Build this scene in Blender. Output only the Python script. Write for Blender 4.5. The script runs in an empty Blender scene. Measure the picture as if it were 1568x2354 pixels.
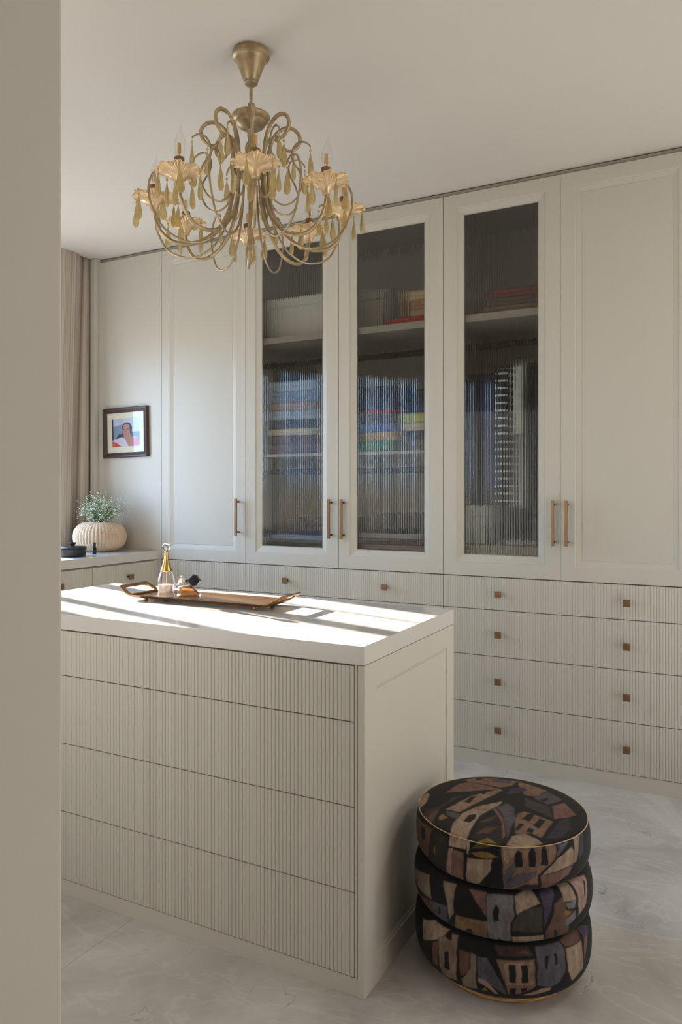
import bpy, math, random
import numpy as np
from mathutils import Vector, Matrix

SUN_STRENGTH = 28.0
SKY_STRENGTH = 19.0
PAINT = (0.60, 0.565, 0.49)
WORKTOP = (0.66, 0.63, 0.58)
CEIL = (0.74, 0.69, 0.625)
MARBLE_D = (162, 160, 155)
MARBLE_L = (202, 199, 193)
PRINT_GAIN = 0.8
PIPING = (190, 165, 120)
FILLS = [('front_left_fill', (-1.9, 0.62, 1.3), 9.5, (1.0, 0.97, 0.92), (0.15, 1, 0.1), 1.2, 1.4),  # added fill lamp behind the near wall, lifts the island front
         ('left_wall_fill', (-3.62, 1.25, 1.55), 3.0, (1.0, 0.95, 0.86), (1, 0.25, 0.1), 1.2, 1.1),  # added soft lamp at the left wall; no window is built here
         ('right_fill', (2.38, 1.7, 1.05), 20.0, (1.0, 0.99, 0.97), (-1, 0, 0), 1.6, 1.6),  # added fill from the right side; the wall there is closed
         ('ceiling_fill', (0.8, 2.75, 2.74), 21.0, (1.0, 0.97, 0.92), (-0.1, 0, -1), 1.2, 1.2),  # added downward fill just under the ceiling, no fitting behind it
         ('upward_fill', (1.0, 2.5, 0.25), 10.0, (1.0, 0.98, 0.95), (-0.1, 0.1, 1), 1.6, 1.6)]  # added lamp facing up from near the floor, lifts the ceiling

random.seed(7)
rng = np.random.default_rng(7)
SC = bpy.context.scene
COL = SC.collection
PI = math.pi

# ------------------------------------------------------------------ camera
cam_d = bpy.data.cameras.new('camera')
cam = bpy.data.objects.new('camera', cam_d)
COL.objects.link(cam)
cam.location = (0, 0, 1.30)
cam.rotation_euler = (PI / 2, 0, math.radians(27.816))
cam_d.sensor_fit = 'VERTICAL'
cam_d.sensor_height = 36.0
cam_d.lens = 1721.016 / 2354 * 36
cam_d.shift_y = -(1177 - 1128) / 2354
cam_d.clip_start = 0.05
SC.camera = cam

# ------------------------------------------------------------------ view, world, lights
SC.view_settings.view_transform = 'Standard'
SC.view_settings.look = 'None'
SC.view_settings.exposure = 0.10
SC.view_settings.gamma = 1.0
SC.view_settings.use_curve_mapping = False
try:
    SC.cycles.use_denoising = True
    SC.cycles.max_bounces = 10
    SC.cycles.diffuse_bounces = 5
    SC.cycles.glossy_bounces = 4
    SC.cycles.transmission_bounces = 8
    SC.cycles.transparent_max_bounces = 12
    SC.cycles.sample_clamp_indirect = 6.0
    SC.cycles.use_adaptive_sampling = True
    SC.cycles.adaptive_threshold = 0.02
    SC.cycles.caustics_reflective = False
    SC.cycles.caustics_refractive = True
    SC.cycles.blur_glossy = 0.5
except Exception:
    pass

W = bpy.data.worlds.new('sky')
SC.world = W
W.use_nodes = True
wn = W.node_tree
wn.nodes.clear()
w_out = wn.nodes.new('ShaderNodeOutputWorld')
w_bg = wn.nodes.new('ShaderNodeBackground')
w_tc = wn.nodes.new('ShaderNodeTexCoord')
w_sep = wn.nodes.new('ShaderNodeSeparateXYZ')
w_ramp = wn.nodes.new('ShaderNodeValToRGB')
w_map = wn.nodes.new('ShaderNodeMapRange')
wn.links.new(w_tc.outputs['Generated'], w_sep.inputs[0])
wn.links.new(w_sep.outputs['Z'], w_map.inputs['Value'])
w_map.inputs['From Min'].default_value = -0.2
w_map.inputs['From Max'].default_value = 0.8
wn.links.new(w_map.outputs[0], w_ramp.inputs[0])
w_ramp.color_ramp.elements[0].position = 0.19
w_ramp.color_ramp.elements[0].color = (0.34, 0.285, 0.22, 1)
w_ramp.color_ramp.elements[1].position = 0.22
w_ramp.color_ramp.elements[1].color = (0.44, 0.70, 1.0, 1)
e = w_ramp.color_ramp.elements.new(0.8)
e.color = (0.36, 0.58, 1.0, 1)
wn.links.new(w_ramp.outputs[0], w_bg.inputs[0])
w_bg.inputs[1].default_value = SKY_STRENGTH
wn.links.new(w_bg.outputs[0], w_out.inputs[0])


def lamp(name, kind, loc, energy, color, direction=None, size=None, size_y=None, portal=False):
    d = bpy.data.lights.new(name, kind)
    o = bpy.data.objects.new(name, d)
    COL.objects.link(o)
    o.location = loc
    d.energy = energy
    d.color = color
    if direction is not None:
        o.rotation_euler = Vector(direction).to_track_quat('-Z', 'Y').to_euler()
    if kind == 'AREA':
        d.shape = 'RECTANGLE'
        d.size = size
        d.size_y = size_y
        if portal:
            d.cycles.is_portal = True
    return o


# low sun coming in through the side window
sun = lamp('sun', 'SUN', (-8, 4, 3), SUN_STRENGTH, (1.0, 0.95, 0.87), (0.968, -0.258, -0.305))
sun.data.angle = math.radians(0.6)
lamp('window_portal', 'AREA', (-3.76, 2.65, 1.605), 1.0, (1, 1, 1), (1, 0, 0), 0.84, 1.30, portal=True)
# unseen area lamps added around the room to raise its light level
for nm_, loc_, en_, col_, dir_, sx_, sy_ in FILLS:
    lamp(nm_, 'AREA', loc_, en_, col_, dir_, sx_, sy_)

# ------------------------------------------------------------------ materials


def lin(r, g=None, b=None):
    if g is None:
        r, g, b = r
    f = lambda c: (c / 255 / 12.92) if c / 255 <= 0.04045 else ((c / 255 + 0.055) / 1.055) ** 2.4
    return (f(r), f(g), f(b))


def new_mat(name):
    m = bpy.data.materials.new(name)
    m.use_nodes = True
    nt = m.node_tree
    b = nt.nodes['Principled BSDF']
    return m, nt, b


def mat(name, color, rough=0.5, metal=0.0, spec=0.5, var=0.0, vscale=8.0, bump=0.0, bscale=60.0,
        stretch=None, trans=0.0, ior=1.45, sheen=0.0):
    m, nt, b = new_mat(name)
    b.inputs['Base Color'].default_value = (*color, 1)
    b.inputs['Roughness'].default_value = rough
    b.inputs['Metallic'].default_value = metal
    b.inputs['Specular IOR Level'].default_value = spec
    b.inputs['Transmission Weight'].default_value = trans
    b.inputs['IOR'].default_value = ior
    if sheen:
        b.inputs['Sheen Weight'].default_value = sheen
    tc = nt.nodes.new('ShaderNodeTexCoord')
    mp = nt.nodes.new('ShaderNodeMapping')
    nt.links.new(tc.outputs['Object'], mp.inputs[0])
    if stretch:
        mp.inputs['Scale'].default_value = stretch
    n = nt.nodes.new('ShaderNodeTexNoise')
    n.inputs['Scale'].default_value = vscale
    n.inputs['Detail'].default_value = 5
    nt.links.new(mp.outputs[0], n.inputs['Vector'])
    if var > 0:
        r = nt.nodes.new('ShaderNodeValToRGB')
        r.color_ramp.elements[0].position = 0.3
        r.color_ramp.elements[1].position = 0.7
        r.color_ramp.elements[0].color = (*[c * (1 - var) for c in color], 1)
        r.color_ramp.elements[1].color = (*[min(1, c * (1 + var)) for c in color], 1)
        nt.links.new(n.outputs['Fac'], r.inputs[0])
        nt.links.new(r.outputs[0], b.inputs['Base Color'])
    if bump > 0:
        n2 = nt.nodes.new('ShaderNodeTexNoise')
        n2.inputs['Scale'].default_value = bscale
        n2.inputs['Detail'].default_value = 3
        nt.links.new(mp.outputs[0], n2.inputs['Vector'])
        bp = nt.nodes.new('ShaderNodeBump')
        bp.inputs['Strength'].default_value = bump
        bp.inputs['Distance'].default_value = 0.002
        nt.links.new(n2.outputs['Fac'], bp.inputs['Height'])
        nt.links.new(bp.outputs[0], b.inputs['Normal'])
    return m


def thin_glass(name, tint=(1, 1, 1), refl=0.9, blend=0.45, base=0.03):
    m = bpy.data.materials.new(name)
    m.use_nodes = True
    nt = m.node_tree
    nt.nodes.clear()
    o = nt.nodes.new('ShaderNodeOutputMaterial')
    mx = nt.nodes.new('ShaderNodeMixShader')
    t = nt.nodes.new('ShaderNodeBsdfTransparent')
    g = nt.nodes.new('ShaderNodeBsdfGlossy')
    f = nt.nodes.new('ShaderNodeLayerWeight')
    pw = nt.nodes.new('ShaderNodeMath')
    pw.operation = 'POWER'
    pw.inputs[1].default_value = 3.0
    ml = nt.nodes.new('ShaderNodeMath')
    ml.operation = 'MULTIPLY_ADD'
    ml.inputs[1].default_value = blend
    ml.inputs[2].default_value = base
    t.inputs[0].default_value = (*tint, 1)
    g.inputs[0].default_value = (refl, refl, refl, 1)
    g.inputs['Roughness'].default_value = 0.02
    f.inputs['Blend'].default_value = 0.5
    nt.links.new(f.outputs['Facing'], pw.inputs[0])
    nt.links.new(pw.outputs[0], ml.inputs[0])
    nt.links.new(ml.outputs[0], mx.inputs[0])
    nt.links.new(t.outputs[0], mx.inputs[1])
    nt.links.new(g.outputs[0], mx.inputs[2])
    nt.links.new(mx.outputs[0], o.inputs[0])
    return m


def clear_glass(name, color, rough=0.0, ior=1.5):
    m = bpy.data.materials.new(name)
    m.use_nodes = True
    nt = m.node_tree
    nt.nodes.clear()
    o = nt.nodes.new('ShaderNodeOutputMaterial')
    g = nt.nodes.new('ShaderNodeBsdfGlass')
    g.inputs['Color'].default_value = (*color, 1)
    g.inputs['Roughness'].default_value = rough
    g.inputs['IOR'].default_value = ior
    nt.links.new(g.outputs[0], o.inputs[0])
    return m


M = {}
M['paint'] = mat('greige_lacquer', PAINT, 0.38, spec=0.4, var=0.012, vscale=1.2, bump=0.02, bscale=300)
M['worktop'] = mat('pale_stone_top', WORKTOP, 0.16, spec=0.5, var=0.02, vscale=2.0)
M['inside'] = mat('cabinet_lining', lin(182, 172, 158), 0.5, var=0.02)
M['wall'] = mat('wall_paint', lin(204, 197, 187), 0.75, spec=0.25, var=0.015, vscale=1.5, bump=0.05, bscale=180)
M['ceiling'] = mat('ceiling_paint', CEIL, 0.85, spec=0.2, var=0.01, vscale=0.8)
M['filler'] = mat('grey_filler', lin(166, 160, 148), 0.5)
M['dark_gap'] = mat('dark_gap', lin(40, 38, 34), 0.8)
M['bronze'] = mat('brushed_bronze', lin(158, 122, 92), 0.36, metal=0.85, var=0.12, vscale=30, stretch=(1, 1, 0.15), bump=0.05, bscale=200)
M['bronze_dark'] = mat('dark_bronze', lin(142, 108, 80), 0.42, metal=0.55, var=0.15, vscale=40)
M['post'] = mat('dark_post', lin(60, 50, 44), 0.4, metal=0.6)
M['reeded'] = clear_glass('reeded_glass', (0.93, 0.94, 0.93), 0.0, 1.5)
M['rail'] = mat('black_rail', lin(18, 17, 17), 0.8, spec=0.1)
M['champagne'] = mat('antique_champagne_metal', lin(180, 158, 124), 0.40, metal=0.6, var=0.30, vscale=26, bump=0.08, bscale=120)
M['gilt'] = mat('gilt_dish_metal', lin(236, 207, 166), 0.36, metal=0.5, var=0.14, vscale=60)
M['sleeve'] = mat('aged_sleeve', lin(150, 116, 76), 0.5, metal=0.4, var=0.35, vscale=70)
M['bulb'] = thin_glass('bulb_glass', (0.97, 0.97, 0.96))
M['filament'] = mat('amber_filament', lin(240, 178, 88), 0.5)
M['silver'] = mat('thin_wire', lin(150, 148, 140), 0.3, metal=0.9)
M['black'] = mat('black_ceramic', lin(36, 35, 35), 0.42, var=0.1, vscale=20)
M['black_gloss'] = mat('black_gloss', lin(22, 21, 21), 0.12)
M['frame_wood'] = mat('dark_walnut_frame', lin(74, 54, 52), 0.35, var=0.15, vscale=18, stretch=(1, 1, 6))
M['mat_board'] = mat('cream_mount', lin(226, 220, 198), 0.8)
M['tray'] = mat('antique_brass_tray', lin(150, 112, 74), 0.34, metal=0.85, var=0.2, vscale=14, bump=0.06, bscale=90)
M['gold'] = mat('polished_gold', lin(226, 186, 112), 0.2, metal=1.0)
M['perfume_glass'] = thin_glass('perfume_glass', (0.98, 0.975, 0.97), 1.0, 0.6)
M['pink_liquid'] = mat('pink_liquid', lin(253, 234, 222), 0.05, trans=0.5, ior=1.33)
M['amber_liquid'] = mat('amber_liquid', lin(226, 158, 84), 0.03, trans=0.85, ior=1.36)
M['crystal'] = mat('amber_glass_drop', lin(230, 209, 156), 0.18, trans=0.62, ior=1.14, var=0.14, vscale=60, bump=0.25, bscale=90)
M['crystal_clear'] = clear_glass('clear_stopper_glass', (0.99, 0.98, 0.97), 0.0, 1.45)
M['vase'] = mat('woven_vase', lin(208, 184, 156), 0.6, var=0.08, vscale=30)
M['stem'] = mat('green_stem', lin(92, 122, 58), 0.6, var=0.2)
M['blossom'] = mat('white_blossom', lin(236, 238, 226), 0.7)
M['ash'] = None
M['outside'] = mat('terrace_paving', lin(182, 162, 136), 0.9, var=0.1, vscale=0.8)
M['window_frame'] = mat('white_window_frame', lin(220, 218, 212), 0.4)

# wood of the pouf base
m, nt, b = new_mat('ash_wood')
tc = nt.nodes.new('ShaderNodeTexCoord')
mp = nt.nodes.new('ShaderNodeMapping')
mp.inputs['Scale'].default_value = (1, 1, 9)
nt.links.new(tc.outputs['Object'], mp.inputs[0])
wv = nt.nodes.new('ShaderNodeTexWave')
wv.wave_type = 'RINGS'
wv.inputs['Scale'].default_value = 7
wv.inputs['Distortion'].default_value = 5
wv.inputs['Detail'].default_value = 3
nt.links.new(mp.outputs[0], wv.inputs[0])
rp = nt.nodes.new('ShaderNodeValToRGB')
rp.color_ramp.elements[0].color = (*lin(168, 116, 62), 1)
rp.color_ramp.elements[1].color = (*lin(222, 172, 108), 1)
nt.links.new(wv.outputs['Fac'], rp.inputs[0])
nt.links.new(rp.outputs[0], b.inputs['Base Color'])
b.inputs['Roughness'].default_value = 0.45
M['ash'] = m

# polished marble floor tiles
m, nt, b = new_mat('grey_marble')
tc = nt.nodes.new('ShaderNodeTexCoord')
geo = nt.nodes.new('ShaderNodeNewGeometry')
n1 = nt.nodes.new('ShaderNodeTexNoise')
n1.inputs['Scale'].default_value = 1.3
n1.inputs['Detail'].default_value = 9
n1.inputs['Roughness'].default_value = 0.62
n1.inputs['Distortion'].default_value = 1.4
nt.links.new(geo.outputs['Position'], n1.inputs['Vector'])
r1 = nt.nodes.new('ShaderNodeValToRGB')
r1.color_ramp.elements[0].position = 0.30
r1.color_ramp.elements[0].color = (*lin(*MARBLE_D), 1)
r1.color_ramp.elements[1].position = 0.66
r1.color_ramp.elements[1].color = (*lin(*MARBLE_L), 1)
nt.links.new(n1.outputs['Fac'], r1.inputs[0])
# pale veins
mpv = nt.nodes.new('ShaderNodeMapping')
mpv.inputs['Rotation'].default_value = (0, 0, 0.7)
mpv.inputs['Scale'].default_value = (1, 2.6, 1)
nt.links.new(geo.outputs['Position'], mpv.inputs[0])
n2 = nt.nodes.new('ShaderNodeTexNoise')
n2.inputs['Scale'].default_value = 1.6
n2.inputs['Detail'].default_value = 8
n2.inputs['Distortion'].default_value = 2.2
nt.links.new(mpv.outputs[0], n2.inputs['Vector'])
r2 = nt.nodes.new('ShaderNodeValToRGB')
r2.color_ramp.elements[0].position = 0.485
r2.color_ramp.elements[0].color = (0, 0, 0, 1)
r2.color_ramp.elements[1].position = 0.505
r2.color_ramp.elements[1].color = (1, 1, 1, 1)
e = r2.color_ramp.elements.new(0.53)
e.color = (0, 0, 0, 1)
nt.links.new(n2.outputs['Fac'], r2.inputs[0])
mul = nt.nodes.new('ShaderNodeMath')
mul.operation = 'MULTIPLY'
mul.inputs[1].default_value = 0.22
nt.links.new(r2.outputs[0], mul.inputs[0])
mx = nt.nodes.new('ShaderNodeMix')
mx.data_type = 'RGBA'
nt.links.new(mul.outputs[0], mx.inputs[0])
nt.links.new(r1.outputs[0], mx.inputs[6])
mx.inputs[7].default_value = (*lin(226, 220, 210), 1)
# fine dark cracks
v = nt.nodes.new('ShaderNodeTexVoronoi')
v.feature = 'DISTANCE_TO_EDGE'
v.inputs['Scale'].default_value = 2.4
n3 = nt.nodes.new('ShaderNodeTexNoise')
n3.inputs['Scale'].default_value = 3.0
n3.inputs['Detail'].default_value = 6
nt.links.new(geo.outputs['Position'], n3.inputs['Vector'])
add = nt.nodes.new('ShaderNodeVectorMath')
add.operation = 'ADD'
nt.links.new(geo.outputs['Position'], add.inputs[0])
nt.links.new(n3.outputs['Color'], add.inputs[1])
nt.links.new(add.outputs[0], v.inputs['Vector'])
r3 = nt.nodes.new('ShaderNodeValToRGB')
r3.color_ramp.elements[0].position = 0.0
r3.color_ramp.elements[0].color = (1, 1, 1, 1)
r3.color_ramp.elements[1].position = 0.008
r3.color_ramp.elements[1].color = (0, 0, 0, 1)
nt.links.new(v.outputs['Distance'], r3.inputs[0])
n4 = nt.nodes.new('ShaderNodeTexNoise')
n4.inputs['Scale'].default_value = 4.0
nt.links.new(geo.outputs['Position'], n4.inputs['Vector'])
r4 = nt.nodes.new('ShaderNodeValToRGB')
r4.color_ramp.elements[0].position = 0.52
r4.color_ramp.elements[0].color = (0, 0, 0, 1)
r4.color_ramp.elements[1].position = 0.66
r4.color_ramp.elements[1].color = (0.5, 0.5, 0.5, 1)
nt.links.new(n4.outputs['Fac'], r4.inputs[0])
mul2 = nt.nodes.new('ShaderNodeMath')
mul2.operation = 'MULTIPLY'
nt.links.new(r3.outputs[0], mul2.inputs[0])
nt.links.new(r4.outputs[0], mul2.inputs[1])
mx2 = nt.nodes.new('ShaderNodeMix')
mx2.data_type = 'RGBA'
nt.links.new(mul2.outputs[0], mx2.inputs[0])
nt.links.new(mx.outputs[2], mx2.inputs[6])
mx2.inputs[7].default_value = (*lin(92, 78, 66), 1)
nt.links.new(mx2.outputs[2], b.inputs['Base Color'])
b.inputs['Roughness'].default_value = 0.24
b.inputs['Specular IOR Level'].default_value = 0.45
M['marble'] = m

# striped curtain cloth (u runs along the cloth)
m, nt, b = new_mat('striped_curtain_cloth')
uv = nt.nodes.new('ShaderNodeUVMap')
uv.uv_map = 'cloth'
sep = nt.nodes.new('ShaderNodeSeparateXYZ')
nt.links.new(uv.outputs[0], sep.inputs[0])
comb = nt.nodes.new('ShaderNodeCombineXYZ')
nt.links.new(sep.outputs['X'], comb.inputs['X'])
n = nt.nodes.new('ShaderNodeTexNoise')
n.inputs['Scale'].default_value = 60
n.inputs['Detail'].default_value = 4
n.inputs['Roughness'].default_value = 0.7
nt.links.new(comb.outputs[0], n.inputs['Vector'])
r = nt.nodes.new('ShaderNodeValToRGB')
r.color_ramp.elements[0].position = 0.36
r.color_ramp.elements[0].color = (*lin(156, 140, 124), 1)
r.color_ramp.elements[1].position = 0.62
r.color_ramp.elements[1].color = (*lin(222, 210, 196), 1)
e = r.color_ramp.elements.new(0.48)
e.color = (*lin(194, 179, 162), 1)
e = r.color_ramp.elements.new(0.53)
e.color = (*lin(208, 196, 180), 1)
nt.links.new(n.outputs['Fac'], r.inputs[0])
nt.links.new(r.outputs[0], b.inputs['Base Color'])
b.inputs['Roughness'].default_value = 0.85
tr = nt.nodes.new('ShaderNodeBsdfTranslucent')
nt.links.new(r.outputs[0], tr.inputs[0])
mxs = nt.nodes.new('ShaderNodeMixShader')
mxs.inputs[0].default_value = 0.12
nt.links.new(b.outputs[0], mxs.inputs[1])
nt.links.new(tr.outputs[0], mxs.inputs[2])
nt.links.new(mxs.outputs[0], nt.nodes['Material Output'].inputs[0])
M['curtain'] = m


def print_mat(name, rough, streak):
    """flat print held in a colour attribute, with brush streaks on top"""
    m, nt, b = new_mat(name)
    at = nt.nodes.new('ShaderNodeAttribute')
    at.attribute_name = 'print'
    tc = nt.nodes.new('ShaderNodeTexCoord')
    mp = nt.nodes.new('ShaderNodeMapping')
    mp.inputs['Scale'].default_value = (1, 1, 0.35)
    nt.links.new(tc.outputs['Object'], mp.inputs[0])
    n = nt.nodes.new('ShaderNodeTexNoise')
    n.inputs['Scale'].default_value = 75
    n.inputs['Detail'].default_value = 6
    n.inputs['Roughness'].default_value = 0.65
    nt.links.new(mp.outputs[0], n.inputs['Vector'])
    r = nt.nodes.new('ShaderNodeMapRange')
    r.inputs['From Min'].default_value = 0.3
    r.inputs['From Max'].default_value = 0.7
    r.inputs['To Min'].default_value = 1 - streak
    r.inputs['To Max'].default_value = 1 + streak * 0.6
    nt.links.new(n.outputs['Fac'], r.inputs['Value'])
    n2 = nt.nodes.new('ShaderNodeTexNoise')
    n2.inputs['Scale'].default_value = 22
    n2.inputs['Detail'].default_value = 5
    nt.links.new(tc.outputs['Object'], n2.inputs['Vector'])
    r2 = nt.nodes.new('ShaderNodeMapRange')
    r2.inputs['From Min'].default_value = 0.42
    r2.inputs['From Max'].default_value = 0.72
    r2.inputs['To Max'].default_value = streak * 1.5
    nt.links.new(n2.outputs['Fac'], r2.inputs['Value'])
    mr = nt.nodes.new('ShaderNodeMix')
    mr.data_type = 'RGBA'
    mr.blend_type = 'MULTIPLY'
    mr.inputs[7].default_value = (0.62, 0.45, 0.42, 1)
    nt.links.new(r2.outputs[0], mr.inputs[0])
    nt.links.new(at.outputs['Color'], mr.inputs[6])
    mx = nt.nodes.new('ShaderNodeMix')
    mx.data_type = 'RGBA'
    mx.blend_type = 'MULTIPLY'
    mx.inputs[0].default_value = 1
    nt.links.new(mr.outputs[2], mx.inputs[6])
    cc = nt.nodes.new('ShaderNodeCombineColor')
    for i in range(3):
        nt.links.new(r.outputs[0], cc.inputs[i])
    nt.links.new(cc.outputs[0], mx.inputs[7])
    nt.links.new(mx.outputs[2], b.inputs['Base Color'])
    b.inputs['Roughness'].default_value = rough
    b.inputs['Specular IOR Level'].default_value = 0.3
    return m


M['print'] = print_mat('painted_village_velvet', 0.8, 0.42)
M['print'].node_tree.nodes['Principled BSDF'].inputs['Sheen Weight'].default_value = 0.06
M['portrait'] = print_mat('printed_portrait', 0.25, 0.06)


def stripe_mat(name, c1, c2, pitch, frac):
    m, nt, b = new_mat(name)
    tc = nt.nodes.new('ShaderNodeTexCoord')
    sp = nt.nodes.new('ShaderNodeSeparateXYZ')
    nt.links.new(tc.outputs['Object'], sp.inputs[0])
    md = nt.nodes.new('ShaderNodeMath')
    md.operation = 'PINGPONG'
    md.inputs[1].default_value = pitch / 2
    nt.links.new(sp.outputs['Z'], md.inputs[0])
    gt = nt.nodes.new('ShaderNodeMath')
    gt.operation = 'LESS_THAN'
    gt.inputs[1].default_value = pitch / 2 * frac
    nt.links.new(md.outputs[0], gt.inputs[0])
    mx = nt.nodes.new('ShaderNodeMix')
    mx.data_type = 'RGBA'
    nt.links.new(gt.outputs[0], mx.inputs[0])
    mx.inputs[6].default_value = (*c1, 1)
    mx.inputs[7].default_value = (*c2, 1)
    nt.links.new(mx.outputs[2], b.inputs['Base Color'])
    b.inputs['Roughness'].default_value = 0.9
    return m


_cloth = {}


def cloth(rgb):
    k = tuple(rgb)
    if k not in _cloth:
        _cloth[k] = mat('cloth_%d' % len(_cloth), lin(*rgb), 0.9, spec=0.1, var=0.1, vscale=25, bump=0.15, bscale=140)
    return _cloth[k]


# ------------------------------------------------------------------ mesh helpers
WORLD = {}


class MB:
    def __init__(s):
        s.v = []
        s.f = []
        s.s = []

    def add(s, vs, fs, smooth=False):
        o = len(s.v)
        s.v += [tuple(p) for p in vs]
        s.f += [tuple(i + o for i in f) for f in fs]
        s.s += [smooth] * len(fs)
        return s

    def box(s, x0, x1, y0, y1, z0, z1):
        vs = [(x, y, z) for z in (z0, z1) for y in (y0, y1) for x in (x0, x1)]
        fs = [(0, 2, 3, 1), (4, 5, 7, 6), (0, 1, 5, 4), (1, 3, 7, 5), (3, 2, 6, 7), (2, 0, 4, 6)]
        return s.add(vs, fs)

    def lathe(s, prof, n=32, c=(0, 0, 0), smooth=True, rmod=None, a0=0.0):
        vs, fs = [], []
        k = len(prof)
        for i in range(n):
            a = a0 + 2 * PI * i / n
            for j, (r, z) in enumerate(prof):
                q = r if rmod is None else rmod(r, z, a, j)
                if isinstance(q, tuple):
                    q, z = q
                vs.append((c[0] + q * math.cos(a), c[1] + q * math.sin(a), c[2] + z))
        for i in range(n):
            i2 = (i + 1) % n
            for j in range(k - 1):
                fs.append((i * k + j, i2 * k + j, i2 * k + j + 1, i * k + j + 1))
        if prof[0][0] > 1e-6:
            fs.append(tuple(i * k for i in range(n))[::-1])
        if prof[-1][0] > 1e-6:
            fs.append(tuple(i * k + k - 1 for i in range(n)))
        return s.add(vs, fs, smooth)

    def tube(s, path, r, n=8, taper=None, smooth=True):
        pts = [Vector(p) for p in path]
        m = len(pts)
        T = []
        for i in range(m):
            t = pts[min(i + 1, m - 1)] - pts[max(i - 1, 0)]
            T.append(t.normalized())
        up = Vector((0, 0, 1)) if abs(T[0].z) < 0.9 else Vector((1, 0, 0))
        nrm = (up - T[0] * up.dot(T[0])).normalized()
        vs, fs = [], []
        for i in range(m):
            nrm = (nrm - T[i] * nrm.dot(T[i])).normalized()
            bn = T[i].cross(nrm)
            rr = r if taper is None else r * taper[i]
            for k in range(n):
                a = 2 * PI * k / n
                vs.append(pts[i] + (nrm * math.cos(a) + bn * math.sin(a)) * rr)
        for i in range(m - 1):
            for k in range(n):
                k2 = (k + 1) % n
                fs.append((i * n + k, i * n + k2, (i + 1) * n + k2, (i + 1) * n + k))
        fs.append(tuple(range(n))[::-1])
        fs.append(tuple((m - 1) * n + k for k in range(n)))
        return s.add(vs, fs, smooth)

    def ball(s, c, r, n=12, sq=(1, 1, 1)):
        prof = [(r * math.sin(PI * j / (n // 2 + 1)), -r * math.cos(PI * j / (n // 2 + 1))) for j in range(n // 2 + 2)]
        prof[0] = (0, -r)
        prof[-1] = (0, r)
        o = MB().lathe(prof, n)
        vs = [(c[0] + x * sq[0], c[1] + y * sq[1], c[2] + z * sq[2]) for x, y, z in o.v]
        return s.add(vs, o.f, True)

    def prism(s, outline, d0, d1, axis='Y'):
        """extrude a 2-D outline; axis Y: outline is (x, z); axis X: outline is (y, z)"""
        n = len(outline)
        if axis == 'Y':
            vs = [(a, d0, b) for a, b in outline] + [(a, d1, b) for a, b in outline]
        elif axis == 'X':
            vs = [(d0, a, b) for a, b in outline] + [(d1, a, b) for a, b in outline]
        else:
            vs = [(a, b, d0) for a, b in outline] + [(a, b, d1) for a, b in outline]
        fs = [tuple(range(n)), tuple(range(2 * n - 1, n - 1, -1))]
        fs += [(i, n + i, n + (i + 1) % n, (i + 1) % n) for i in range(n)]
        return s.add(vs, fs)

    def nested(s, x0, x1, z0, z1, y, rings, th, hole=False):
        """panel facing -Y: rectangular rings (inset, depth) stepping into the face, th thick"""
        vs, fs = [], []
        for ins, d in rings:
            vs += [(x0 + ins, y + d, z0 + ins), (x1 - ins, y + d, z0 + ins), (x1 - ins, y + d, z1 - ins), (x0 + ins, y + d, z1 - ins)]
        k = len(rings)
        for i in range(k - 1):
            for j in range(4):
                j2 = (j + 1) % 4
                fs.append((i * 4 + j, i * 4 + j2, (i + 1) * 4 + j2, (i + 1) * 4 + j))
        o = len(vs)
        vs += [(x0, y + th, z0), (x1, y + th, z0), (x1, y + th, z1), (x0, y + th, z1)]
        for j in range(4):
            j2 = (j + 1) % 4
            fs.append((o + j, o + j2, j2, j))
        if hole:
            ins = rings[-1][0]
            vs += [(x0 + ins, y + th, z0 + ins), (x1 - ins, y + th, z0 + ins), (x1 - ins, y + th, z1 - ins), (x0 + ins, y + th, z1 - ins)]
            l = (k - 1) * 4
            for j in range(4):
                j2 = (j + 1) % 4
                fs.append((l + j, l + j2, o + 4 + j2, o + 4 + j))
                fs.append((o + 4 + j, o + 4 + j2, o + j2, o + j))
        else:
            l = (k - 1) * 4
            fs.append((l, l + 1, l + 2, l + 3))
            fs.append((o + 3, o + 2, o + 1, o))
        return s.add(vs, fs)

    def flutes(s, x0, x1, z0, z1, y, th, pitch=0.012, h=0.0022, seg=8):
        """convex vertical ribs on the -Y face of a board"""
        n = max(1, round((x1 - x0) / pitch))
        p = (x1 - x0) / n
        vs, fs = [], []
        for i in range(n):
            o = len(vs)
            for j in range(seg + 1):
                t = j / seg
                u = 2 * t - 1
                yy = y + h * (1 - max(0.0, 1 - abs(u) ** 3.6) ** 0.7)
                for z in (z0, z1):
                    vs.append((x0 + (i + t) * p, yy, z))
            for j in range(seg):
                a = o + 2 * j
                fs.append((a, a + 2, a + 3, a + 1))
        s.add(vs, fs, True)
        return s.box(x0, x1, y + h, y + th, z0, z1)

    def xf(s, mtx):
        s.v = [tuple(mtx @ Vector(p)) for p in s.v]
        return s

    def mesh(s, name, mtl, off=(0, 0, 0)):
        me = bpy.data.meshes.new(name)
        v = np.array(s.v, dtype=float).reshape(-1, 3) - np.array(off)
        me.from_pydata(v.tolist(), [], s.f)
        me.polygons.foreach_set('use_smooth', s.s)
        me.materials.append(mtl)
        me.update()
        if any(s.s):
            me.set_sharp_from_angle(angle=0.45)
        return me


def _bevel(o, w, seg=2):
    md = o.modifiers.new('bevel', 'BEVEL')
    md.width = w
    md.segments = seg
    md.limit_method = 'ANGLE'
    md.angle_limit = math.radians(40)


def tag(o, label=None, cat=None, group=None, kind=None):
    if label:
        o['label'] = label
    if cat:
        o['category'] = cat
    if group:
        o['group'] = group
    if kind:
        o['kind'] = kind
    return o


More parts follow.
